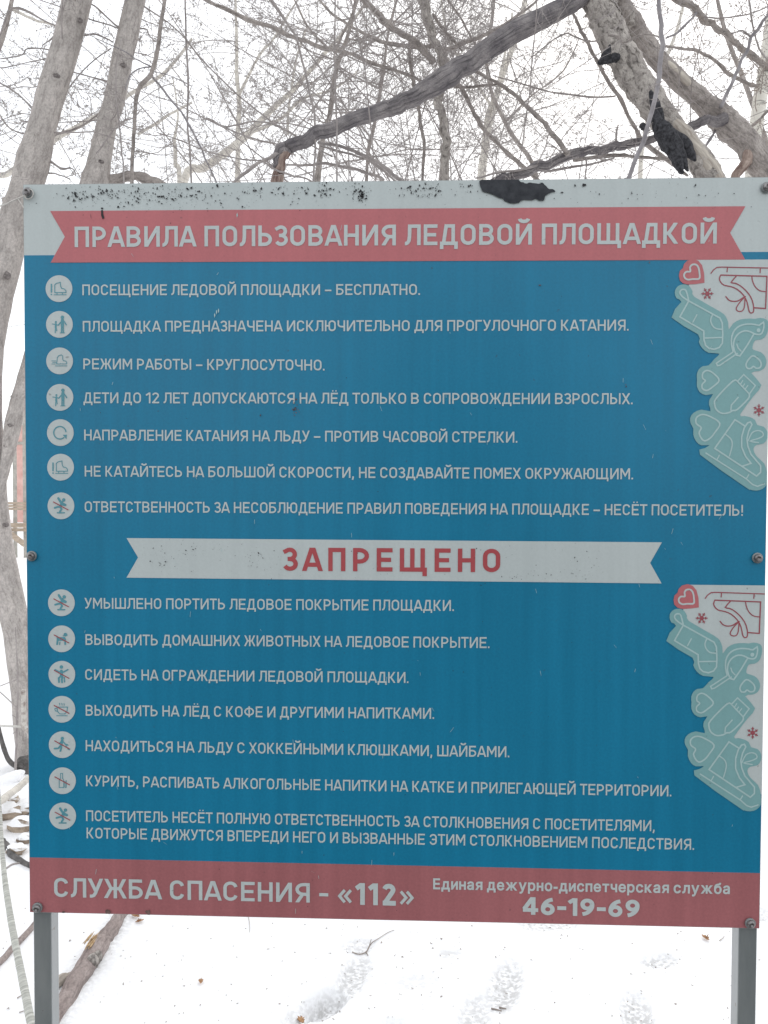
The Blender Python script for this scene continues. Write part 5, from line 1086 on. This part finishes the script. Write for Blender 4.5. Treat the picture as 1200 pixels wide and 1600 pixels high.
# stones
stones = [(8, 1262, .085, 'largest grey-brown stone of the heap at the left edge'), (38, 1256, .06, 'stone leaning on the board side of the heap, below the stump'), (-26, 1290, .09, 'stone at the outer left of the heap, half in snow'), (34, 1282, .07, 'flat-topped pinkish brown stone low in the heap'), (40, 1300, .045, 'small flat stone just below the pinkish one'), (26, 1317, .05, 'yellowish small stone at the bottom of the heap'), (16, 1240, .05, 'snow-dusted stone at the top of the heap')]
for i, (px, py, sz, lab) in enumerate(stones):
    g = onsnow(px, py+10); import_v = []
    bm_v, bm_f = [], []
    nlat, nlon = 7, 10; off = NR.uniform(0, 50, 3)
    for a_ in range(nlat+1):
        for b_ in range(nlon):
            th, ph = math.pi*a_/nlat, 2*math.pi*b_/nlon; d = np.array([math.sin(th)*math.cos(ph), math.sin(th)*math.sin(ph), math.cos(th)])
            k = 1+.55*noise.noise(Vector(d*1.9+off))+.12*noise.noise(Vector(d*6+off)); k = min(k, 1.0)*.85; bm_v.append(g+d*sz*k*np.array([1.15, .9, .62])+[0, 0, sz*.3])
    for a_ in range(nlat):
        for b_ in range(nlon): c_ = (b_+1) % nlon; bm_f.append((a_*nlon+b_, a_*nlon+c_, (a_+1)*nlon+c_, (a_+1)*nlon+b_))
    mb = MB(); mb.add(bm_v, bm_f); o = mb.build('stone', M_STONE, None, smooth=False); tag(o, lab, 'stone', 'stones heaped at the left edge')
ground_tube('fallen_branch', [(-40, 1310, 12), (0, 1284, 12), (20, 1268, 11), (42, 1248, 10), (60, 1232, 9)], M_FAR, 'pale grey stick lying slantwise across the stone heap', 'branch', 1.0, 8, raise_=.09)
ground_tube('fallen_branch', [(4, 1312, 9), (10, 1322, 11), (22, 1334, 10), (36, 1342, 8), (60, 1350, 7), (110, 1362, 6)], M_BLACKSTUMP, 'dark crooked branch on the snow under the stone heap', 'branch', .6, 8)
ground_tube('fallen_branch', [(8, 1352, 3), (20, 1344, 3), (40, 1341, 3.4)], M_TWIG, 'thin grey twig beside the dark crooked branch', 'branch', .8, 5)
# dry leaves
def leaf(px, py, s, rot, lab, curl=.35):
    g = onsnow(px, py, .006); pts = [(0, -1), (.22, -.8), (.2, -.55), (.5, -.45), (.36, -.2), (.62, 0), (.38, .15), (.45, .45), (.2, .5), (.12, .8), (0, 1)]
    full = pts+[(-x, y) for x, y in pts[-2:0:-1]]; c, n_ = math.cos(rot), math.sin(rot); V = [g+[0, 0, 0]]
    for x, y in full:
        x += rg.uniform(-.06, .06); X, Y = (x*c-y*n_)*s, (x*n_+y*c)*s; V.append(g+[X, Y, curl*s*(x*x*1.6+.25*y*y)*rg.uniform(.6, 1.3)])
    n = len(full); Fc = [(0, 1+i, 1+(i+1) % n) for i in range(n)]; b = n+1
    V2 = V+[v-np.array([0, 0, .0012]) for v in V]; Fc += [(b, b+1+(i+1) % n, b+1+i) for i in range(n)]+[(1+i, b+1+i, b+1+(i+1) % n, 1+(i+1) % n) for i in range(n)]
    mb = MB(); mb.add(V2, Fc); tag(mb.build('dry_leaf', M_LEAF, None, smooth=False), lab, 'leaf', 'dry leaves on the snow')
leaf(470, 1592, .019, .6, 'orange-brown dry leaf at the edge of the nearest footprint', .6)
leaf(212, 1440, .020, 1.2, 'curled tan leaf on the snow right of the fallen log', .9)
leaf(1102, 1471, .019, .3, 'brown curled leaf on the snow left of the right post', .9)
leaf(218, 1446, .016, 2.2, 'small tan leaf scrap beside the curled one near the log', .6)
leaf(314, 1536, .014, .2, 'dark little leaf alone on the snow between log and footprints', .9)
# twigs on the snow
def snowtwig(paths, lab, w=2.0):
    mb = MB()
    for pth in paths:
        P = np.array([onsnow(x, y, .003) for x, y in pth]); P = resample([tuple(p) for p in P], 3); mb.tube(P, np.linspace(w, w*.5, len(P))*.001, 5)
    tag(mb.build('fallen_twig', M_TWIG2), lab, 'twig', 'twigs fallen on the snow')
snowtwig([[(550, 1489), (562, 1490), (573, 1486), (580, 1474), (592, 1470), (606, 1461), (616, 1457)], [(573, 1486), (577, 1478), (580, 1469)], [(572, 1487), (575, 1494)]], 'forked twig on the snow below the middle of the board')
snowtwig([[(768, 1578), (776, 1582), (784, 1584)], [(780, 1577), (791, 1580)]], 'short dark twig next to the large right-hand footprint', 3)
snowtwig([[(1124, 1474), (1129, 1470), (1132, 1466)]], 'small curved twig right of the brown leaf', 1.6)
snowtwig([[(940, 1452), (950, 1450)]], 'tiny straight twig under the phone number', 2.6)
snowtwig([[(388, 1435), (390, 1448), (390, 1460)]], 'thin twig standing out just below the board edge', 1.2)
snowtwig([[(27, 1559), (33, 1556), (38, 1555)]], 'little twig on the snow beside the left post', 2)
snowtwig([[(30, 1583), (40, 1581), (46, 1580)]], 'twig end near the foot of the pale sapling', 1.6)
cr = MB()
for _ in range(420):
    x, y = rg.uniform(80, 1190), rg.uniform(1438, 1600)**1
    if rg.random() < .45:
        q = rg.choice(PRINTS); x, y = q[0]+rg.gauss(0, 22), q[1]+rg.gauss(0, 16)
    g = onsnow(x, y, .0015); s_ = rg.uniform(.0008, .0032)*(1.4 if rg.random() < .1 else 1); o3 = NR.normal(0, 1, (4, 3))*s_*np.array([1, 1, .5]); cr.add(g+o3, BUD_F)
for _ in range(60):
    x, y = rg.uniform(-10, 50), rg.uniform(870, 1600); g = gnd(x, y); g = np.array([g[0], g[1], hsnow(g[0], g[1])+.003]); s_ = rg.uniform(.001, .004); cr.add(g+NR.normal(0, 1, (4, 3))*s_*np.array([1, 1, .4]), BUD_F)
tag(cr.build('bark_crumbs', M_TWIG2, None, smooth=False), kind='stuff')

# ------------------------------------------------------------------ far background at the left
def wx(px, Y): return at(px, 800, Y)[0]
def wz(py, Y): return at(20, py, Y)[2]
FE = empty('plank_fence', (wx(30, 16), 16, 0), 'old weathered plank and rail barrier far behind the leaning tree', 'fence')
def plank(x0, x1, z0, z1, Y, th=.05, nm='rail', m=M_PLANK, dz=0):
    mb = MB(); v = [(x0, Y, z0), (x1, Y, z0+dz), (x1, Y+th, z0+dz), (x0, Y+th, z0), (x0, Y, z1), (x1, Y, z1+dz), (x1, Y+th, z1+dz), (x0, Y+th, z1)]
    mb.add(v, [(0, 3, 2, 1), (4, 5, 6, 7), (0, 1, 5, 4), (1, 2, 6, 5), (2, 3, 7, 6), (3, 0, 4, 7)]); return mb.build(nm, m, FE, smooth=False)
Y = 16
for k in range(3): plank(wx(6, Y)-2.2, wx(6, Y)+2.6, wz(797-4.4*k, Y), wz(797-4.4*k-3.8, Y), Y, .04)
plank(wx(6, Y)-2.2, wx(6, Y)+2.6, wz(824, Y), wz(817, Y), Y-.1, .04); plank(wx(6, Y)-2.2, wx(6, Y)+2.6, wz(830, Y), wz(825, Y), Y-.1, .04)
plank(wx(14, Y), wx(42, Y), wz(832, Y), wz(822, Y), Y-.2, .05, 'brace', M_PLANK, -.30)
for px, t, w in ((20.5, 690, 4.5), (36.5, 640, 5), (-60, 780, 5), (90, 780, 5)):
    x = wx(px, Y); h = w*17.3/F/2; m_ = MB(); m_.box(x-h, Y+.06, -.2, x+h, Y+.06+2*h, wz(t, Y)); m_.build('post', M_DPOST, FE, smooth=False)
H = empty('house', (wx(60, 34), 36, 0), 'red house coloured pale for haze, with a pale roof edge, far behind the leaning tree', 'house')
Y = 34; x0, x1 = wx(24.5, Y), wx(24.5, Y)+9
mb = MB(); mb.box(x0, Y, -.2, x1, Y+7, wz(660, Y)); mb.build('wall', M_HOUSE, H, smooth=False)
mb = MB(); zr0, zr1 = wz(660, Y), wz(660, Y)+1.5; mb.add([(x0-.3, Y-.5, zr0), (x1+.4, Y-.5, zr0), (x1+.4, Y+3.5, zr1), (x0-.3, Y+3.5, zr1), (x0-.3, Y+7.5, zr0), (x1+.4, Y+7.5, zr0), (x0-.3, Y-.5, zr0-.12), (x1+.4, Y-.5, zr0-.12), (x0-.3, Y+7.5, zr0-.12), (x1+.4, Y+7.5, zr0-.12)], [(0, 1, 2, 3), (3, 2, 5, 4), (6, 7, 1, 0), (6, 0, 3, 4, 8), (7, 9, 5, 2, 1), (6, 8, 9, 7)]); mb.build('roof', M_CAP, H, smooth=False)
for k in range(3):
    xa = x0+.8+k*2.8; w_ = MB(); w_.box(xa, Y-.06, 1.1, xa+1.0, Y-.003, 2.4); fr = w_.build('window', M_PLANK, H, smooth=False); w_ = MB(); w_.box(xa+.08, Y-.075, 1.18, xa+.92, Y-.062, 2.32); w_.build('pane', M_STEEL, fr, smooth=False)
mb = MB(); mb.box(x0-.02, Y-.05, wz(693, Y)-.05, x1, Y-.004, wz(693, Y)+.08); mb.build('dark_band', M_DPOST, H, smooth=False)
# distant bare wood hidden mostly by the board
dw = MB(); NR = np.random.default_rng(5)
for _ in range(170):
    y = NR.uniform(38, 70); x = NR.uniform(-13, 14)*y/40; h = NR.uniform(4, 7.5); p = np.array([x, y, 0.0]); grow(dw, p, np.array([NR.normal(0, .08), 0, 1]), h, NR.uniform(.04, .1), 2, (3, 6), buds=0, wig=.07, spread=.45, minr=.012)
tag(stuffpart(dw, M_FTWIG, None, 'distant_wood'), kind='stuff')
